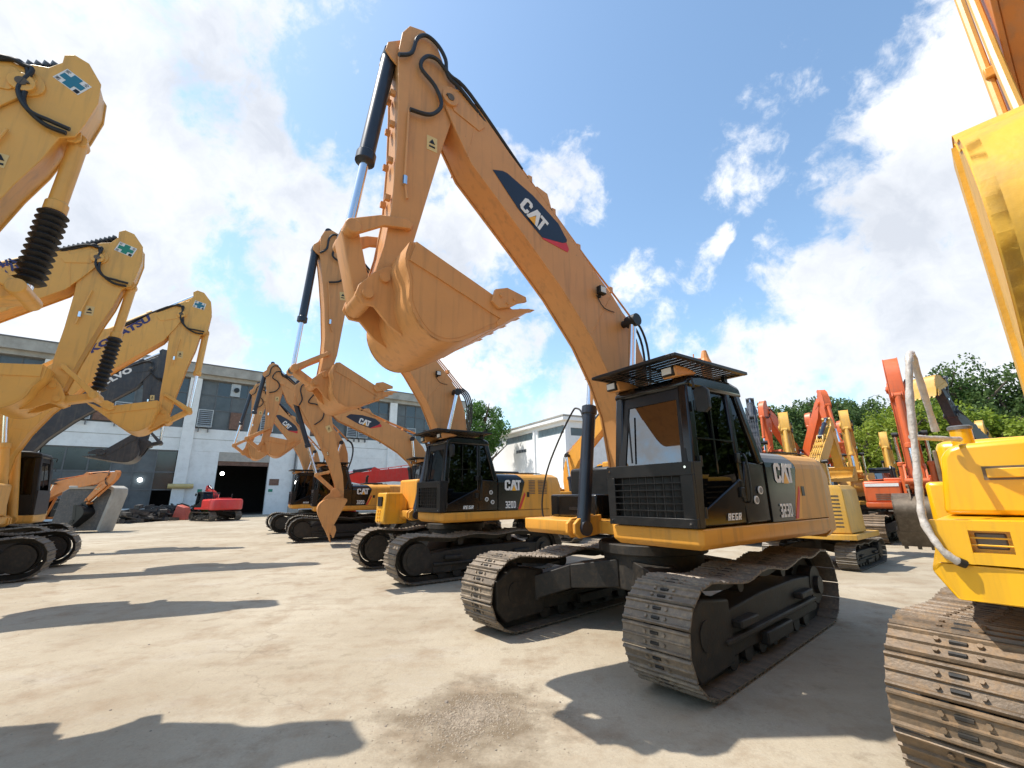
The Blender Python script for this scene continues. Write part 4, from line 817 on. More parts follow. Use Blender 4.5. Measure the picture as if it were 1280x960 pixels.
for (x, y, yw, pm, T, B, LP, lab) in (
    (16.6, 30.5, 196, P_ORG, (3.0, 6.6), (3.4, 4.2), (2.1, 4.0), 'red orange excavator arm leaning left behind the mustard one'),
    (22.5, 30.5, 214, P_ORG, (3.3, 6.0), (3.4, 3.8), (2.2, 3.6), 'red orange excavator arm between the upright one and the worn bucket machine'),
    (15.4, 20.0, 232, P_MUS, (3.7, 4.6), (4.2, 2.4), (3.3, 1.5), 'mustard excavator with lowered bucket just left of the orange body'),
    (25.5, 31.0, 205, P_ORG, (3.3, 5.6), (3.5, 3.4), (2.2, 3.3), 'distant red orange excavator between the upright arm and the wrapped handrail'),
    (20.5, 24.0, 228, P_MUS, (3.9, 4.2), (4.3, 2.0), (3.4, 1.0), 'distant mustard excavator in front of the trees, left of the orange body'),
    (27.0, 24.5, 215, P_MUS, (3.4, 5.0), (3.9, 2.9), (2.8, 2.5), 'distant mustard excavator partly hidden by the wrapped handrail'),
    (14.2, 25.5, 240, P_ORG2, (3.4, 5.0), (4.0, 3.0), (3.1, 2.4), 'distant orange excavator behind the charcoal arm'),
    (18.4, 28.2, 212, P_ORG, (3.3, 6.3), (3.6, 3.8), (2.2, 3.6), 'red orange excavator arm rising just right of the largest cab'),
    (18.0, 27.2, 258, P_ORG, (3.3, 6.35), (3.9, 3.9), (2.6, 3.7), 'red orange excavator with upright arm and curled bucket before the trees'),
    (11.8, 18.6, 236, P_MUS, (3.6, 4.3), (4.2, 2.3), (3.3, 1.4), 'mustard excavator with low folded arm between the orange ones'),
    (8.5, 15.4, 60, P_VOL, (3.4, 5.4), (4.0, 3.2), (3.0, 2.9), 'charcoal excavator arm rising behind the rear of the largest cab')):
    kom(pos=(x, y), yaw=R(yw), tyaw=R(yw), paint=pm, detail=0, shoes='join', s=.9 if pm in (P_MUS, P_VOL) else 1, label=lab, group=GRP,
        arm=dict(foot=(.35, 1.85), tip=T, bpin=B, K=(B[0]+.5, B[1]+.1), idl=(B[0]+.02, B[1]+.5), lip=LP, style='k', cyl=pm))
kom(pos=(16.4, 14.7), yaw=R(200), tyaw=R(205), s=.75, paint=P_MUS, armpaint=P_VOL, detail=0, shoes='join', label='excavator with a raised black arm and yellow bucket behind the wrapped handrail', group=GRP,
    arm=dict(foot=(.35, 1.85), tip=(3.3, 5.2), bpin=(3.9, 6.6), K=(3.4, 6.8), idl=(3.5, 6.3), lip=(4.9, 5.8), bkm=P_MUS, style='k', cyl=P_VOL, bkw=.8))
# nearest machine at the right edge
PR, YR = (4.35, 2.75), R(221.5)
r1 = empty('excavator', (PR[0], PR[1], 0), YR, 'bright yellow excavator cut by the right edge, handrail wrapped in plastic', 'excavator', GRP)
undercarriage(r1, R(216)-YR, dict(detail=2, shoe=M_SHOER, tw=.60, sag=.04, gauge=2.10, L=1.90))
arm(r1, dict(paint=P_YEL, detail=1, armpaint=P_YEL, arm=dict(foot=(.35, 1.85), tip=(2.4, 6.5), bpin=(3.05, 2.9), K=(3.55, 3.3), idl=(3.15, 3.6), lip=(2.45, 1.40), bkw=1.48, bkm=mat('bucket_yellow_paint', (.70, .38, .03), .5, var=.1, dirt=.55, dirtcol=(.30, .22, .12), scale=2.5, bump=.15), bw=.36, style='k', side=-1, cyl=P_YEL, teeth=False)))
def front_body(root, m):
    # pointed lower skirt (y,z section), front at x=1.7
    sk = MB(); sec = [(-1.275, 1.145), (-1.16, 1.045), (-.40, 1.035), (-.40, 1.212), (-1.20, 1.222)]
    sk.add([(1.70-.35*(a < -1.25), a, b) for a, b in sec]+[(-1.6, a-.25*(a < -1), b) for a, b in sec], [tuple(range(5)), tuple(range(5, 10))[::-1]]+[(i, 5+i, 5+(i+1) % 5, (i+1) % 5) for i in range(5)])
    sk.build('skirt', m, root, bevel=.02)
    # step box with lamp recess in front
    y0, y1, z0, z1 = -1.20, -.42, 1.225, 1.445; ry0, ry1, rz0, rz1 = -1.055, -.905, 1.285, 1.395
    st = MB(); st.box(.55, 1.62, y0, y1, z0, z1)
    so = st.build('step_box', m, root, bevel=.035)
    f = MB(); X0, X1 = 1.60, 1.70
    f.box(X0, X1, y0+.002, ry0, z0+.002, z1-.002); f.box(X0, X1, ry1, y1-.002, z0+.002, z1-.002); f.box(X0, X1-.001, ry0-.001, ry1+.001, rz1, z1-.003); f.box(X0, X1-.001, ry0-.001, ry1+.001, z0+.003, rz0)
    f.build('step_front', m, so)
    g = MB(); g.box(1.60, 1.625, ry0+.015, ry1-.015, rz0+.012, rz1-.012); g.build('lamp_lens', M_GREY, so, bevel=.01)
    for z in (1.322, 1.358):
        b = MB(); b.tube([(1.672, ry0-.004, z), (1.672, ry1+.004, z)], .005, 6); b.build('lamp_guard_bar', m, so)
    # upper tank block
    tk = MB(); tk.prism([(-1.17, 1.455), (-.40, 1.455), (-.40, 1.90), (-1.03, 1.875), (-1.09, 1.855), (-1.125, 1.80)], .0, 1.22, 'x'); t = tk.build('fuel_tank', m, root, bevel=.03)
    rc = MB(); rc.box(1.212, 1.226, -.96, -.55, 1.655, 1.735); o = rc.build('vent_recess', M_BKT, t)
    rc = MB(); rc.box(1.222, 1.236, -.945, -.56, 1.668, 1.722); rc.build('vent_flap', m, o, bevel=.004)
    sd = MB(); sd.box(-.6, .55, -1.30, -1.18, 1.23, 1.66); sd.build('side_locker', m, root, bevel=.03)
    fn = MB(); fn.tube([(.95, -1.02, 1.86), (.95, -1.02, 1.99)], .055, 20); fo = fn.build('filler_neck', m, root, smooth=True); fc = MB(); fc.tube([(.95, -1.02, 1.985), (.95, -1.02, 2.005), (.95, -1.02, 2.012)], [.062, .062, .05], 20); fc.build('filler_cap', M_GREY, fo, smooth=True)
    # plastic wrapped handrail
    hr = MB(); pts = smoothpath([(1.72, -1.115, 1.235), (1.74, -1.17, 1.30), (1.72, -1.215, 1.44), (1.71, -1.205, 1.60), (1.70, -1.185, 1.80), (1.70, -1.155, 2.10), (1.69, -1.12, 2.33), (1.62, -1.11, 2.40), (1.53, -1.11, 2.35), (1.3, -1.11, 1.96)], 6)
    hr.tube(pts, [.0185+.002*math.sin(i*1.9)+.0015*math.sin(i*.7) for i in range(len(pts))], 12); h = hr.build('handrail', M_WRAP, root, smooth=True)
    hb = MB(); pts = smoothpath([(1.70, -1.185, 1.90), (1.5, -1.15, 1.905), (1.2, -1.02, 1.905)], 6); hb.tube(pts, [.015+.0015*math.sin(i*1.7) for i in range(len(pts))], 10); hb.build('handrail_branch', M_WRAP, root, smooth=True)
    e = MB(); e.tube([(1.72, -1.12, 1.24), (1.70, -1.095, 1.225)], .022, 10); e.build('rail_end', M_RUB, h)
    hd = MB(); hd.box(-1.62, -.1, -1.25, 1.45, 1.25, 2.0); hd.build('engine_hood', m, root, bevel=.06); cw = MB(); cw.box(-2.6, -1.63, -1.3, 1.35, 1.1, 2.05); cw.build('counterweight', M_BKT, root, bevel=.15)
    pp = MB().box(-1.56, -.85, -1.275, -1.245, 1.30, 1.93).build('added_dark_panel', P_BLKM, root, bevel=.01); MB().box(-.80, -.14, -1.275, -1.245, 1.30, 1.93).build('added_dark_panel', M_BKT, root, bevel=.01)  # unseen dark panels, added to dim the yellow reflection in the neighbouring cab door
    for q in range(7): MB().box(-1.5, -.92, -1.29, -1.276, 1.38+q*.075, 1.40+q*.075).build('added_panel_slat', M_BKT, pp)  # slats added to break up the same reflection
    wl = MB(); wl.box(-1.6, .6, -.39, .42, 1.05, 1.6); wl.box(.3, 1.25, .45, 1.45, 1.06, 1.27); wl.build('swing_deck', m, root)
PIPES = [[(.60, -.40, 5.9), (.70, -.40, 4.75), (.77, -.40, 4.05), (.80, -.40, 3.8)], [(1.12, -.40, 5.5), (1.28, -.40, 4.30), (1.45, -.40, 3.6), (1.5, -.40, 3.3)]]; PC = (.72, 4.55)
front_body(r1, P_YEL); cab(r1, dict(KOM, detail=0))
for o_ in r1.children:
    if o_.name.startswith('boom') and o_.type == 'MESH' and 'cyl' not in o_.name: o_.data.materials[0] = P_ORG2  # burnt orange here stands in for yellow boom paint in shade
for k_, pts in enumerate(PIPES): MB().tube(smoothpath(pts, 3), .028, 8).build('steel_pipe', P_KOM, r1, smooth=True)
MB().box(PC[0]-.03, PC[0]+.05, -.42, -.30, PC[1]-.04, PC[1]+.05).build('pipe_clamp', P_CATH, r1, bevel=.01)

# ------------------------------------------------------------------ ground
def ground_mat():
    m = bpy.data.materials.new('yard_concrete'); m.use_nodes = True; t = m.node_tree; n = t.nodes; l = t.links; b = n['Principled BSDF']; b.inputs['Roughness'].default_value = .9; b.inputs['Specular IOR Level'].default_value = .2
    tc = n.new('ShaderNodeTexCoord')
    def noise(sc, det=8, ro=.6, vec=None):
        q = n.new('ShaderNodeTexNoise'); q.inputs['Scale'].default_value = sc; q.inputs['Detail'].default_value = det; q.inputs['Roughness'].default_value = ro; l.new(vec or tc.outputs['Object'], q.inputs['Vector']); return q.outputs[0]
    def ramp(v, a, b_, c=0, d=1):
        q = n.new('ShaderNodeMapRange'); l.new(v, q.inputs[0]); q.inputs[1].default_value = a; q.inputs[2].default_value = b_; q.inputs[3].default_value = c; q.inputs[4].default_value = d; return q.outputs[0]
    def mixc(f, a, c):
        q = n.new('ShaderNodeMix'); q.data_type = 'RGBA'; l.new(f, q.inputs[0])
        for i, v in ((6, a), (7, c)):
            if isinstance(v, tuple): q.inputs[i].default_value = v+(1,)
            else: l.new(v, q.inputs[i])
        return q.outputs[2]
    mp = n.new('ShaderNodeMapping'); mp.inputs['Rotation'].default_value = (0, 0, R(38)); mp.inputs['Scale'].default_value = (.8, 1.7, 1); l.new(tc.outputs['Object'], mp.inputs[0])
    c = mixc(ramp(noise(.35), .38, .62), (.36, .30, .213), (.47, .41, .31))
    c = mixc(ramp(noise(1.6, 12, .7), .50, .66, 0, .8), c, (.29, .215, .14))
    c = mixc(ramp(noise(1.1, 10, .7, mp.outputs[0]), .54, .70, 0, .35), c, (.47, .43, .37))
    c = mixc(ramp(noise(7, 12, .8), .53, .70, 0, .6), c, (.27, .22, .165))
    c = mixc(ramp(noise(48, 8, .85), .35, .65, 0, .34), c, (.20, .165, .13))
    c = mixc(ramp(noise(.9, 6, .5), .66, .80, 0, .35), c, (.24, .21, .18))
    wv = n.new('ShaderNodeTexWave'); wv.wave_type = 'RINGS'; wv.inputs['Scale'].default_value = .9; wv.inputs['Distortion'].default_value = 2.5; wv.inputs['Detail'].default_value = 3
    m6 = n.new('ShaderNodeMapping'); m6.inputs['Location'].default_value = (9, -3, 0); l.new(tc.outputs['Object'], m6.inputs[0]); l.new(m6.outputs[0], wv.inputs['Vector'])
    m7 = n.new('ShaderNodeMath'); m7.operation = 'MULTIPLY'; l.new(ramp(wv.outputs['Fac'], .7, .97, 0, .22), m7.inputs[0]); l.new(ramp(noise(.5, 4, .5), .45, .65), m7.inputs[1]); c = mixc(m7.outputs[0], c, (.25, .20, .145))
    c = mixc(ramp(noise(26, 3, .5), .70, .74, 0, .6), c, (.16, .125, .09))
    vo = n.new('ShaderNodeTexVoronoi'); vo.feature = 'DISTANCE_TO_EDGE'; vo.inputs['Scale'].default_value = .28
    wv2 = n.new('ShaderNodeVectorMath'); wv2.operation = 'ADD'; nn_ = n.new('ShaderNodeTexNoise'); nn_.inputs['Scale'].default_value = 2.0; nn_.inputs['Detail'].default_value = 6; l.new(tc.outputs['Object'], nn_.inputs['Vector']); l.new(tc.outputs['Object'], wv2.inputs[0]); l.new(nn_.outputs['Color'], wv2.inputs[1]); l.new(wv2.outputs[0], vo.inputs['Vector'])
    m8 = n.new('ShaderNodeMath'); m8.operation = 'MULTIPLY'; l.new(ramp(vo.outputs['Distance'], 0, .005, .35, 0), m8.inputs[0]); l.new(ramp(noise(.6, 3, .5), .48, .60), m8.inputs[1]); c = mixc(m8.outputs[0], c, (.17, .13, .095))
    ds = n.new('ShaderNodeVectorMath'); ds.operation = 'DISTANCE'; l.new(tc.outputs['Object'], ds.inputs[0]); gx, gy = gpt(592, 900); ds.inputs[1].default_value = (gx, gy, 0)
    dm = n.new('ShaderNodeMath'); dm.operation = 'ADD'; l.new(ramp(ds.outputs['Value'], .05, .95, .62, -.15), dm.inputs[0]); l.new(ramp(noise(3.0, 9, .65), .3, .7, -.35, .35), dm.inputs[1])
    c = mixc(ramp(dm.outputs[0], .0, .45, 0, .85), c, (.155, .115, .073))
    l.new(c, b.inputs['Base Color'])
    mu = n.new('ShaderNodeMath'); mu.operation = 'ADD'; l.new(ramp(noise(5, 10, .7), 0, 1, 0, 1.6), mu.inputs[0]); l.new(ramp(noise(70, 8, .7), 0, 1, 0, .35), mu.inputs[1])
    bp = n.new('ShaderNodeBump'); bp.inputs['Strength'].default_value = .5; bp.inputs['Distance'].default_value = .02; l.new(mu.outputs[0], bp.inputs['Height']); l.new(bp.outputs[0], b.inputs['Normal'])
    return m
def gpt(px, py, z=0): d = ray(px, py); t = (z-HCAM)/d.z; return (d.x*t, d.y*t)
gm = ground_mat(); gb = MB(); gb.add([(-1200, -1200, 0), (1200, -1200, 0), (1200, 1200, 0), (-1200, 1200, 0)], [(0, 1, 2, 3)]); struct(gb.build('ground', gm))
def gpt(px, py, z=0): d = ray(px, py); t = (z-HCAM)/d.z; return (d.x*t, d.y*t)
M_STONE = mat('stone', (.24, .20, .16), .9, var=.35, scale=20, bump=.4); M_CLOD = mat('dirt_clod', (.33, .27, .20), .95, var=.25, scale=15, bump=.4)
def pebble(b, x, y, r):
    n = 5; ph = random.random()*6; vs = [(x+r*.55*math.cos(ph+i*1.257)*random.uniform(.7, 1.2), y+r*.55*math.sin(ph+i*1.257)*random.uniform(.7, 1.2), r*.5+random.uniform(-.1, .1)*r) for i in range(5)]
    vb = [(x+r*math.cos(ph+.4+i*1.257)*random.uniform(.8, 1.1), y+r*math.sin(ph+.4+i*1.257)*random.uniform(.8, 1.1), -.002) for i in range(5)]
    b.add(vb+vs, [(i, (i+1) % 5, 5+(i+1) % 5, 5+i) for i in range(5)]+[(5, 6, 7, 8, 9)])
gv = MB(); cx, cy = gpt(590, 895)
for i in range(9000):
    a = random.gauss(0, 1); c = random.gauss(0, 1); x = cx+.24*a*random.uniform(.2, 1.3)+.04*c; y = cy+.22*c*random.uniform(.3, 1.4); pebble(gv, x, y, abs(random.gauss(0, .0038))+.0014)
for i in range(1500):
    px = random.uniform(0, 1280); py = random.uniform(690, 960); x, y = gpt(px, py); pebble(gv, x+random.gauss(0, .2), y+random.gauss(0, .2), (abs(random.gauss(0, .0026))+.0012)*max(1, y/5))
stuff(gv.build('gravel', M_CLOD))
k = 0
for (px, py, r) in ((558, 878, .022), (482, 908, .011), (526, 922, .009), (700, 878, .012), (548, 905, .010), (412, 880, .010), (620, 938, .010), (408, 906, .008), (138, 888, .012), (188, 914, .010), (322, 742, .02), (186, 806, .014), (735, 792, .014), (668, 870, .008), (602, 906, .008), (115, 692, .06)):
    b = MB(); pebble(b, 0, 0, r*1.0); pebble(b, r*.3, r*.2, r*.7); x, y = gpt(px, py); o = b.build('stone', M_STONE, loc=(x, y, 0))
    tag(o, 'small loose stone lying on the dusty concrete yard', 'stone', 'loose stones on the yard')

# ------------------------------------------------------------------ factory building on the left
M_WALL = mat('white_render', (.76, .76, .74), .85, var=.08, scale=.6, dirt=.38, dirtcol=(.42, .40, .36), bump=.1, bscale=8)
M_CONC = mat('weathered_concrete', (.36, .34, .30), .9, var=.25, scale=.8, dirt=.5, dirtcol=(.20, .18, .15), bump=.2)
M_WGL = mat('dusty_window_glass', (.045, .058, .068), .28, var=.35, scale=.9, dirt=.3, dirtcol=(.12, .13, .13), spec=.7)
M_WG = [M_WGL, mat('dusty_window_glass_pale', (.085, .095, .10), .4, var=.35, scale=.9, dirt=.4, dirtcol=(.16, .16, .15), spec=.6), mat('dusty_window_glass_dark', (.022, .03, .036), .15, var=.3, scale=.9, spec=.8)]
M_WFR = mat('grey_window_frame', (.10, .105, .11), .5, var=.2)
M_LOUV = mat('aluminium_louvre', (.42, .43, .43), .45, metal=.4, var=.12, dirt=.3); M_RUST = mat('rusted_sheet', (.16, .085, .06), .8, var=.3, dirt=.4)
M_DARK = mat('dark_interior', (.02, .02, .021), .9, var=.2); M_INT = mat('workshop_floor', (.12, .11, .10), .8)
M_DOOR = mat('roller_shutter', (.40, .37, .33), .6, var=.15, dirt=.3); M_PIPE = mat('downpipe', (.12, .12, .12), .5)
B1 = empty('factory_building', (-30.5, 41.5, 0), R(39.5), 'long white two storey factory with dark grey window bands behind the yard', 'building')
S0, S1 = -46, 30; DP = 22
# outward face is local -y ; pieces are laid between s (local x) and z
def wb(name, m, x0, x1, z0, z1, y0, y1, par=B1, bev=0): return MB().box(x0, x1, y0, y1, z0, z1).build(name, m, par, bevel=bev)
wb('roof_slab', M_CONC, S0-.5, S1+.5, 13.45, 14.35, -.75, DP); wb('fascia', M_CONC, S0-.4, S1+.4, 13.05, 13.45, -.35, .5)
wb('roof_edge', M_PIPE, S0-.5, S1+.5, 14.36, 14.46, -.80, -.55)
wb('spandrel_wall', M_WALL, S0, S1, 6.02, 8.18, 0, .45); wb('spandrel_joint', M_CONC, S0, S1, 7.16, 7.21, -.012, -.001)
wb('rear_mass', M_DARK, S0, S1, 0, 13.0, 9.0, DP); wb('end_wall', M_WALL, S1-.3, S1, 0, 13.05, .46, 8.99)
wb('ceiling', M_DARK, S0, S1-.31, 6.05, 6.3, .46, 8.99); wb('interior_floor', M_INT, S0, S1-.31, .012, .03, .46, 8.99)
cols = [-40.6, -30.7, -20.8, -10.8, -.95, 9.4, 19.5]
for c in cols: MB().box(c, c+.95, -.28, 0, 0, 13.04).build('column', M_WALL, B1, bevel=.02)
for i, c in enumerate(cols):
    a, b_ = c+.95, (cols[i+1] if i+1 < len(cols) else S1)
    # upper window band
    fr = MB(); n = 7; w = (b_-a)/n
    f = MB(); f.box(a, b_, .10, .22, 8.18, 8.30); f.box(a, b_, .10, .22, 12.92, 13.04); f.box(a, b_, .10, .22, 10.02, 10.14); f.box(a, b_, .10, .22, 11.5, 11.6)
    fo = f.build('window_frame', M_WFR, B1)
    mu = None
    for j in range(n+1):
        if mu is None: o = MB().box(-.05, .05, .09, .23, 8.3, 12.92).build('mullion', M_WFR, fo, loc=(a+w*j if 0 < j < n else a+.05, 0, 0)); mu = o.data
        else: o = bpy.data.objects.new('mullion', mu); C.objects.link(o); o.parent = fo; o.location = (a+w*j-(.05 if j == n else 0), 0, 0)
    for j in range(n):
        for (z0, z1) in ((10.14, 11.5), (11.6, 12.92)):
            MB().box(a+w*j+.05, a+w*(j+1)-.05, .15+random.uniform(-.008, .008), .17, z0, z1).build('window_pane', random.choice(M_WG), fo)
        kind = random.choice('gglr') if not (i == 4) else 'lgrggg l'[j] if j < 8 else 'g'
        if (i, j) == (4, 0) or (i, j) == (3, 5) or (i == 4 and j == 4): kind = 'l'
        if (i, j) == (4, 2) or (i, j) == (6, 0) or (i, j) == (6, 3): kind = 'r'
        x0, x1 = a+w*j+.06, a+w*(j+1)-.06
        if kind == 'l':
            lb = MB().box(x0, x1, -.30, -.22, 8.32, 8.40).box(x0, x1, -.30, -.22, 9.95, 10.03).box(x0, x0+.07, -.30, -.22, 8.40, 9.95).box(x1-.07, x1, -.30, -.22, 8.40, 9.95).build('louvre_frame', M_LOUV, B1)
            MB().box(x0, x1, .12, .16, 8.3, 10.02).build('louvre_backing', M_WFR, lb); ms = None
            for q in range(8):
                z = 8.44+q*.19
                if ms is None: o = MB().hexa([(x0+.07, -.29, 0), (x1-.07, -.29, 0), (x1-.07, -.20, .10), (x0+.07, -.20, .10)], [(x0+.07, -.29, .02), (x1-.07, -.29, .02), (x1-.07, -.20, .12), (x0+.07, -.20, .12)]).build('louvre_slat', M_LOUV, lb, loc=(0, 0, z)); ms = o.data
                else: o = bpy.data.objects.new('louvre_slat', ms); C.objects.link(o); o.parent = lb; o.location = (0, 0, z)
            stuff(MB().box(x0+.2, x0+.26, -.30, .0, 7.85, 8.31).box(x1-.26, x1-.2, -.30, .0, 7.85, 8.31).build('louvre_bracket', M_PIPE, lb))
        elif kind == 'r': MB().box(x0, x1, -.10, .16, 8.32, 10.0).build('rusted_panel', M_RUST, B1)
        else: MB().box(x0, x1, .15, .17, 8.3, 10.02).build('window_pane', random.choice(M_WG), fo)
    # ground floor
    if i == 4:
        wb('wall_panel', M_WALL, a, 2.28, 0, 6.01, 0, .40); wb('wall_panel', M_WALL, 6.75, b_, 0, 6.01, 0, .40)
        o = wb('roller_door_box', M_DOOR, 2.281, 6.749, 5.15, 6.015, .05, .35)
        for q in range(4): wb('shutter_slat', M_DOOR, 2.30, 6.73, 5.17+q*.2, 5.34+q*.2, .03, .049, o)
        wb('door_beam', M_RUST, 2.281, 6.749, 4.75, 5.149, .12, .30)
    elif i in (5,): wb('wall_panel', M_WALL, a, b_, 0, 6.01, 0, .40)
    elif i == 6: wb('wall_panel', M_WALL, a, b_, 0, 6.01, 0, .40)
    else:
        wb('plinth', M_WALL, a, b_, 0, .85, 0, .40); f = MB().box(a, b_, .10, .22, .85, .97).box(a, b_, .10, .22, 5.90, 6.01).box(a, b_, .10, .22, 3.95, 4.07).box(a, b_, .10, .22, 2.4, 2.5).build('window_frame', M_WFR, B1)
        n = 6; w = (b_-a)/n
        for j in range(n):
            if j: MB().box(a+w*j-.05, a+w*j+.05, .09, .23, .97, 5.90).build('mullion', M_WFR, f)
            for (z0, z1) in ((.97, 2.4), (2.5, 3.95), (4.07, 5.90)):
                if (i, j) == (3, 5) and z0 < 2: continue
                MB().box(a+w*j+.05, a+w*(j+1)-.05, .15+random.uniform(-.008, .008), .17, z0, z1).build('window_pane', random.choice(M_WG), f)
fan = MB().box(2.47, 3.30, -.02, .14, 11.65, 12.95).build('fan_panel', M_LOUV, B1); MB().tube([(2.95, -.22, 12.3), (2.95, -.02, 12.3)], .24, 16).build('fan_outlet', P_BLKM, fan)
MB().tube([(9.15, -.32, 0), (9.15, -.32, 6.8), (9.2, -.34, 13.0)], .10, 8).build('downpipe', M_PIPE, B1)
yp = MB().tube([(-1.3, -.42, 2.75), (.6, -.42, 2.75)], .22, 12).build('yellow_pipe', mat('yellow_cladding', (.55, .42, .18), .6), B1)
for (x, z) in ((1.0, 2.2),): MB().box(x, x+.35, -.03, -.005, z, z+.28).build('green_sign', M_GRNP, B1)
MB().box(6.95, 7.35, -.03, -.005, 2.2, 2.48).build('green_sign', M_GRNP, B1)
MB().box(6.95, 7.85, -.03, -.005, 2.85, 3.5).build('notice_board', M_RUST, B1)
# glowing discs standing in for bright reflections on the ground floor
M_GLINT = bpy.data.materials.new('reflection_glow'); M_GLINT.use_nodes = True; M_GLINT.node_tree.nodes['Principled BSDF'].inputs['Emission Color'].default_value = (1, 1, .95, 1); M_GLINT.node_tree.nodes['Principled BSDF'].inputs['Emission Strength'].default_value = 12
def world_b1(x, y, z): return B1.matrix_basis @ Vector((x, y, z))
for (x, z, lab) in ((3.1, 4.1, 'round glowing disc added for a bright reflection, inside the dark roller door opening'), (-3.3, 3.3, 'round glowing disc added for a bright reflection at the ground floor windows')):
    y = 3.0 if x > 0 else .02
    b = MB(); b.disc((0, 0, 0), (0, 1, 0), .17, .10, 16); o = b.build('reflection_disc', M_GLINT); o.location = world_b1(x, y, z); o.rotation_euler = (0, 0, R(39.5)); tag(o, lab, 'lamp')

# ------------------------------------------------------------------ white building in the middle
M_WALL2 = mat('white_plaster', (.80, .80, .79), .8, var=.04, scale=.7)
B2 = empty('white_building', (4.6, 38, 0), R(119), 'plain white building with a strip of windows under its sloping roof edge', 'building')
H = 8.2
def wb2(name, m, x0, x1, z0, z1, y0, y1, par=B2, bev=0): return MB().box(x0, x1, y0, y1, z0, z1).build(name, m, par, bevel=bev)
# local x runs along the left face, local -y is the right face side
# left face lies on y=0 looking to +y ; body extends to -y
for (x0, x1) in ((0, .18), (4.55, 5.5), (11.1, 12.0), (18, 19), (25, 26)): wb2('wall_pier', M_WALL2, x0, x1, 6.82, 7.55, -.35, 0)
wb2('wall', M_WALL2, 0, 26, 0, 6.81, -.35, .0); wb2('wall_head', M_WALL2, 0, 26, 7.55, 7.9, -.35, 0)
for (x0, x1) in ((.18, 4.55), (5.5, 11.1), (12, 18), (19, 25)):
    f = wb2('window_frame', M_LOUV, x0, x1, 6.82, 7.55, -.20, -.16); n = int((x1-x0)/.62); w = (x1-x0)/n
    for j in range(n): MB().box(x0+w*j+.03, x0+w*(j+1)-.03, -.158, -.13, 6.87, 7.50).build('window_pane', mat('pale_glass', (.20, .25, .27), .2, var=.2, spec=.7), f)
for (x0, x1) in ((4.95, 5.15),): wb2('pilaster', M_WALL2, x0, x1, 0, 7.54, .001, .12)
for q in range(4): wb2('small_window', M_WGL, 6.72+q*.52, 7.18+q*.52, 5.72, 6.02, .001, .02)
wb2('parapet', M_WALL2, -.25, 26.2, 7.9, 8.25, -16, .35, bev=.03); wb2('roof_edge', M_CONC, -.30, 26.3, 8.251, 8.38, -16.1, .40)
R2w = M_WALL2
wb2('side_wall', M_WALL, 0, .35, 0, 6.6, -15.9, -.36); wb2('side_head', M_WALL, 0, .35, 7.3, 7.9, -15.9, -.36)
for q in range(8): wb2('side_window', M_WGL, .1, .3, 6.6, 7.3, -2.3-q*1.85, -.6-q*1.85); wb2('side_pier', M_WALL, 0, .35, 6.6, 7.3, -.6-q*1.85 if q else -.6, -.36 if q == 0 else -.45-q*1.85)
wb2('rear_wall', M_WALL2, 25.6, 26, 0, 7.9, -15.9, -.36)

# ------------------------------------------------------------------ trees
M_BARK = mat('bark', (.09, .07, .05), .9, var=.3, scale=6, bump=.5)
def leafmat(name, a, b_):
    m = bpy.data.materials.new(name); m.use_nodes = True; t = m.node_tree; n = t.nodes; l = t.links; b = n['Principled BSDF']; b.inputs['Roughness'].default_value = .55; b.inputs['Specular IOR Level'].default_value = .3
    tc = n.new('ShaderNodeTexCoord'); no = n.new('ShaderNodeTexNoise'); no.inputs['Scale'].default_value = 1.3; no.inputs['Detail'].default_value = 5; l.new(tc.outputs['Object'], no.inputs['Vector'])
    mr = n.new('ShaderNodeMapRange'); l.new(no.outputs[0], mr.inputs[0]); mr.inputs[1].default_value = .35; mr.inputs[2].default_value = .65
    mx = n.new('ShaderNodeMix'); mx.data_type = 'RGBA'; l.new(mr.outputs[0], mx.inputs[0]); mx.inputs[6].default_value = a+(1,); mx.inputs[7].default_value = b_+(1,); l.new(mx.outputs[2], b.inputs['Base Color'])
    tr = n.new('ShaderNodeBsdfTranslucent'); l.new(mx.outputs[2], tr.inputs[0]); ms = n.new('ShaderNodeMixShader'); ms.inputs[0].default_value = .4; o = n['Material Output']
    l.new(b.outputs[0], ms.inputs[1]); l.new(tr.outputs[0], ms.inputs[2]); l.new(ms.outputs[0], o.inputs[0]); return m
LF_D = leafmat('dark_leaves', (.055, .10, .025), (.12, .185, .05)); LF_M = leafmat('mid_leaves', (.05, .12, .018), (.10, .20, .035)); LF_L = leafmat('light_leaves', (.16, .23, .02), (.30, .36, .045))
def crown_mesh(name, m, n, ls, lobes, seed):
    rnd = random.Random(seed); vs = []; fs = []; cl = []
    for _ in range(lobes):
        while True:
            p = Vector((rnd.uniform(-1, 1), rnd.uniform(-1, 1), rnd.uniform(-1, 1)))
            if .25 < p.length < 1: break
        cl.append((Vector((p.x, p.y, p.z*.9)), rnd.uniform(.16, .34)))
    for i in range(n):
        c, r = rnd.choice(cl); d = Vector((rnd.gauss(0, 1), rnd.gauss(0, 1), rnd.gauss(0, 1))).normalized(); p = c+d*r*rnd.uniform(.65, 1.08)
        a = Vector((rnd.gauss(0, 1), rnd.gauss(0, 1), rnd.gauss(0, .6))).normalized(); b = (d*.8+Vector((rnd.gauss(0, .5), rnd.gauss(0, .5), rnd.gauss(0, .5)+.4))).cross(a).normalized(); s = ls*rnd.uniform(.6, 1.3)
        k = len(vs); vs += [p-a*s, p-b*s*.55, p+a*s, p+b*s*.55]; fs.append((k, k+1, k+2, k+3))
    me = bpy.data.meshes.new(name); me.from_pydata([tuple(v) for v in vs], [], fs); me.materials.append(m); return me
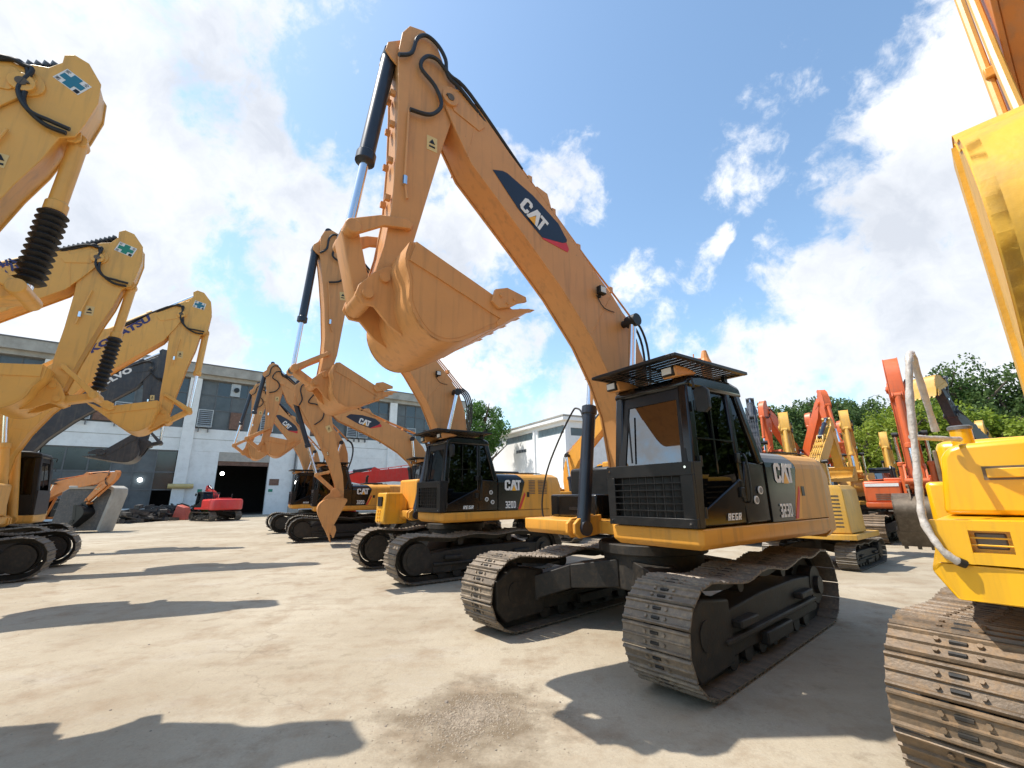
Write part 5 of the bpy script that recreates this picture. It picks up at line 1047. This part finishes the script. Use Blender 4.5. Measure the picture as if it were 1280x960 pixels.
def trunk_mesh(seed, lean=.1):
    rnd = random.Random(seed); b = MB(); h = 1.0
    b.tube(smoothpath([(0, 0, -.02), (.03, .01, .3), (.02, -.02, .6), (.0, .0, 1.0)], 3), [.045, .04, .036, .033, .03, .028, .025, .022, .018, .012], 8)
    for i in range(7):
        z = .4+i*.08; a = rnd.uniform(0, 6.28); l_ = rnd.uniform(.25, .4); b.tube([(.02, 0, z), (.02+math.cos(a)*l_*.5, math.sin(a)*l_*.5, z+l_*.35), (.02+math.cos(a)*l_, math.sin(a)*l_, z+l_*.8)], [.018, .011, .004], 6)
    me = bpy.data.meshes.new('trunk'); me.from_pydata(b.v, [], b.f); me.materials.append(M_BARK); return me
CM = {}
for nm, m in (('d', LF_D), ('m', LF_M), ('l', LF_L)):
    for k in range(2): CM[nm, k] = crown_mesh('crown', m, 11000, .043, 52, 11+k)
TMs = [trunk_mesh(3), trunk_mesh(4)]
def tree(x, y, h, rad, kind, label, group=None, low=.35):
    r = empty('tree', (x, y, 0), random.uniform(0, 6), label, 'tree', group)
    t = bpy.data.objects.new('trunk', random.choice(TMs)); C.objects.link(t); t.parent = r; t.scale = (h*.8, h*.8, h*.85)
    c = bpy.data.objects.new('crown', CM[kind, random.randint(0, 1)]); C.objects.link(c); c.parent = r; ch = h*(1-low)/2; c.location = (0, 0, h*low+ch); c.scale = (rad, rad, ch); c.rotation_euler = (0, 0, random.uniform(0, 6))
    return r
def az(px, y): d = ray(px, 620); return d.x/d.y*y
def ztop(px, py, y): d = ray(px, py); return HCAM+d.z/d.y*y
def tree_px(px, py, y, rad, kind, label, group=None, low=.25): return tree(az(px, y), y, ztop(px, py, y), rad, kind, label, group, low)
tree_px(606, 501, 44, 2.35, 'm', 'round bright green tree rising between the two white buildings', low=.42)
i = 0
for (px, py, y, rad, kd) in ((955, 522, 48, 4.2, 'd'), (985, 508, 52, 4.5, 'd'), (1012, 500, 50, 4.0, 'd'), (1040, 506, 54, 4.2, 'd'), (1062, 497, 50, 3.9, 'd'), (1085, 496, 52, 4.2, 'd'), (1108, 500, 50, 4.0, 'd'), (930, 530, 52, 4.0, 'd'), (1135, 505, 54, 4.2, 'd'), (1160, 500, 56, 4.2, 'd')):
    tree_px(px, py, y, rad, kd, 'dark green tree standing in the tall row beyond the orange machines', 'dark trees beyond the machines', low=.05)
LL = iter(['leftmost light green tree, low beside the red orange stick', 'light green tree just left of the wrapped handrail', 'light green tree directly behind the wrapped handrail', 'light green tree behind the raised black arm', 'light green tree above the yellow filler neck', 'light green tree behind the yellow tank at the right edge', 'light green tree cut by the right edge'])
for (px, py, y, rad, kd) in ((1098, 532, 26, 1.9, 'l'), (1125, 516, 28, 2.2, 'l'), (1160, 505, 27, 2.4, 'l'), (1195, 500, 26, 2.2, 'l'), (1225, 515, 26, 2.2, 'l'), (1258, 520, 25, 2.2, 'l'), (1290, 522, 24, 2.2, 'l')):
    tree_px(px, py, y, rad, kd, next(LL), 'light green trees on the right', low=.2)
LL = iter(['tall mid green tree, left one of three behind the light green trees', 'tallest dark tree rising near the right edge', 'tall dark tree cut by the right edge'])
for (px, py, y, rad, kd) in ((1205, 470, 36, 2.9, 'm'), (1240, 452, 34, 3.1, 'd'), (1285, 460, 33, 3.3, 'd')):
    tree_px(px, py, y, rad, kd, next(LL), 'tall trees at the right edge', low=.15)
for (x, y) in ((24, 2), (27, -6), (25, -14), (20, -20), (12, -24), (4, -26), (-6, -27), (31, 8), (-16, -26)):
    tree(x+random.uniform(-1, 1), y, random.uniform(9, 12), 4.2, 'd', 'dark tree standing behind the viewer at the edge of the yard', 'trees behind the viewer', low=.1)
# ------------------------------------------------------------------ small yard things
def slab():
    r = empty('concrete_slab', (-22.1, 23.4, 0), R(12), 'large upright grey slab with a pale rounded edge beside the small orange excavator', 'slab')
    f = [(-1.5, 0), (.85, 0), (1.2, 1.9), (1.18, 2.2), (.95, 2.34), (-.9, 2.34), (-1.25, 2.1)]
    MB().prism(lpoly(f, .10), -.12, .9).build('slab_face', mat('grey_slab', (.085, .082, .08), .7, var=.2, dirt=.4), r, bevel=.03); b = MB(); a = f[1:6]; q = lpoly(f, .16)[1:6]
    b.prism(a+q[::-1], -.20, .95); b.build('slab_rim', M_CONC, r, bevel=.03)
slab()
sc = MB()
for i in range(260):
    t = random.random(); px = 140+ t*95; x, y = gpt(px, 655-8*t); x += random.gauss(0, .5); y += abs(random.gauss(0, 1.2)); s = random.uniform(.08, .45); z = random.uniform(.0, 1.1)*random.random(); a = random.uniform(0, 3)
    c, s_ = math.cos(a), math.sin(a); l_ = random.uniform(.1, .9); hgt = random.uniform(.04, .3); tz = random.uniform(-.3, .3)
    q = [(x+c*u*l_-s_*v*s*.5, y+s_*u*l_+c*v*s*.5, z+u*tz*l_) for u, v in ((-1, -1), (1, -1), (1, 1), (-1, 1))]; sc.hexa([(p[0], p[1], max(0, p[2])) for p in q], [(p[0], p[1], max(0, p[2])+hgt) for p in q])
o = sc.build('scrap_pile', mat('scrap_metal', (.055, .050, .047), .6, metal=.3, var=.5, scale=2, dirt=.4)); stuff(o)
x, y = gpt(226, 650); o = MB().hexa([(-.55, -.3, .05), (.55, -.3, .0), (.55, .5, .0), (-.55, .5, .2)], [(-.35, -.2, 1.15), (.30, -.2, .95), (.35, .35, .95), (-.35, .35, 1.2)]).build('barrier_block', mat('faded_red_plastic', (.42, .08, .05), .6), loc=(x, y, 0), bevel=.05); tag(o, 'tilted faded red plastic barrier beside the scrap pile', 'barrier')
x, y = gpt(242, 648); r = empty('shrub', (x, y+1.5, 0), 0, 'green shrub with arching leaves beside the wall column', 'shrub')
fr = MB()
for i in range(90):
    a = random.uniform(0, 6.28); l_ = random.uniform(.8, 1.6); e = random.uniform(.6, 1.5); p0 = Vector((0, 0, .1)); p1 = Vector((math.cos(a)*l_*.45, math.sin(a)*l_*.45, e)); p2 = Vector((math.cos(a)*l_, math.sin(a)*l_, e*.75)); w = Vector((-math.sin(a), math.cos(a), 0))*.09
    fr.add([p0-w*.4, p0+w*.4, p1+w, p1-w, p2], [(0, 1, 2, 3), (3, 2, 4)])
fr.build('fronds', LF_M, r); MB().tube([(0, 0, 0), (0, 0, .35)], .12, 8).build('stem', M_BARK, r)
x, y = gpt(368, 640); o = MB().tube([(0, 0, 0), (0, 0, 1.3)], .10, 10).box(-.2, .2, -.2, .2, 0, .02).build('bollard', M_CONC, loc=(x+.4, y, 0)); tag(o, 'short pale concrete post beside the roller door', 'post')
x, y = gpt(338, 645); o = MB().tube([(0, 0, 0), (0, 0, .75), (0, 0, .85)], [.45, .5, .46], 14).build('drum', M_CONC, loc=(x+1, y+2, 0), smooth=True); tag(o, 'dirty white drum standing right of the roller door', 'drum')
# drilling mast far behind the largest cab
r = empty('drilling_mast', (13.9, 30, 0), 0, 'orange mast top with small brackets showing above the largest cab roof', 'mast')
MB().tube([(0, 0, 0), (0, 0, 10.3), (0, 0, 10.6), (0, 0, 10.9), (0, 0, 11.5)], [.34, .34, .42, .30, .16], 10).build('mast_tube', P_ORG2, r); MB().box(-.5, .5, -.4, .4, 0, .5).build('mast_base', P_ORG2, r)
for (a, z) in ((-1.1, 10.4), (-.8, 10.9)):
    MB().tube([(0, 0, z), (a, 0, z), (a, 0, z+.35)], .05, 6).build('bracket', P_ORG2, r)
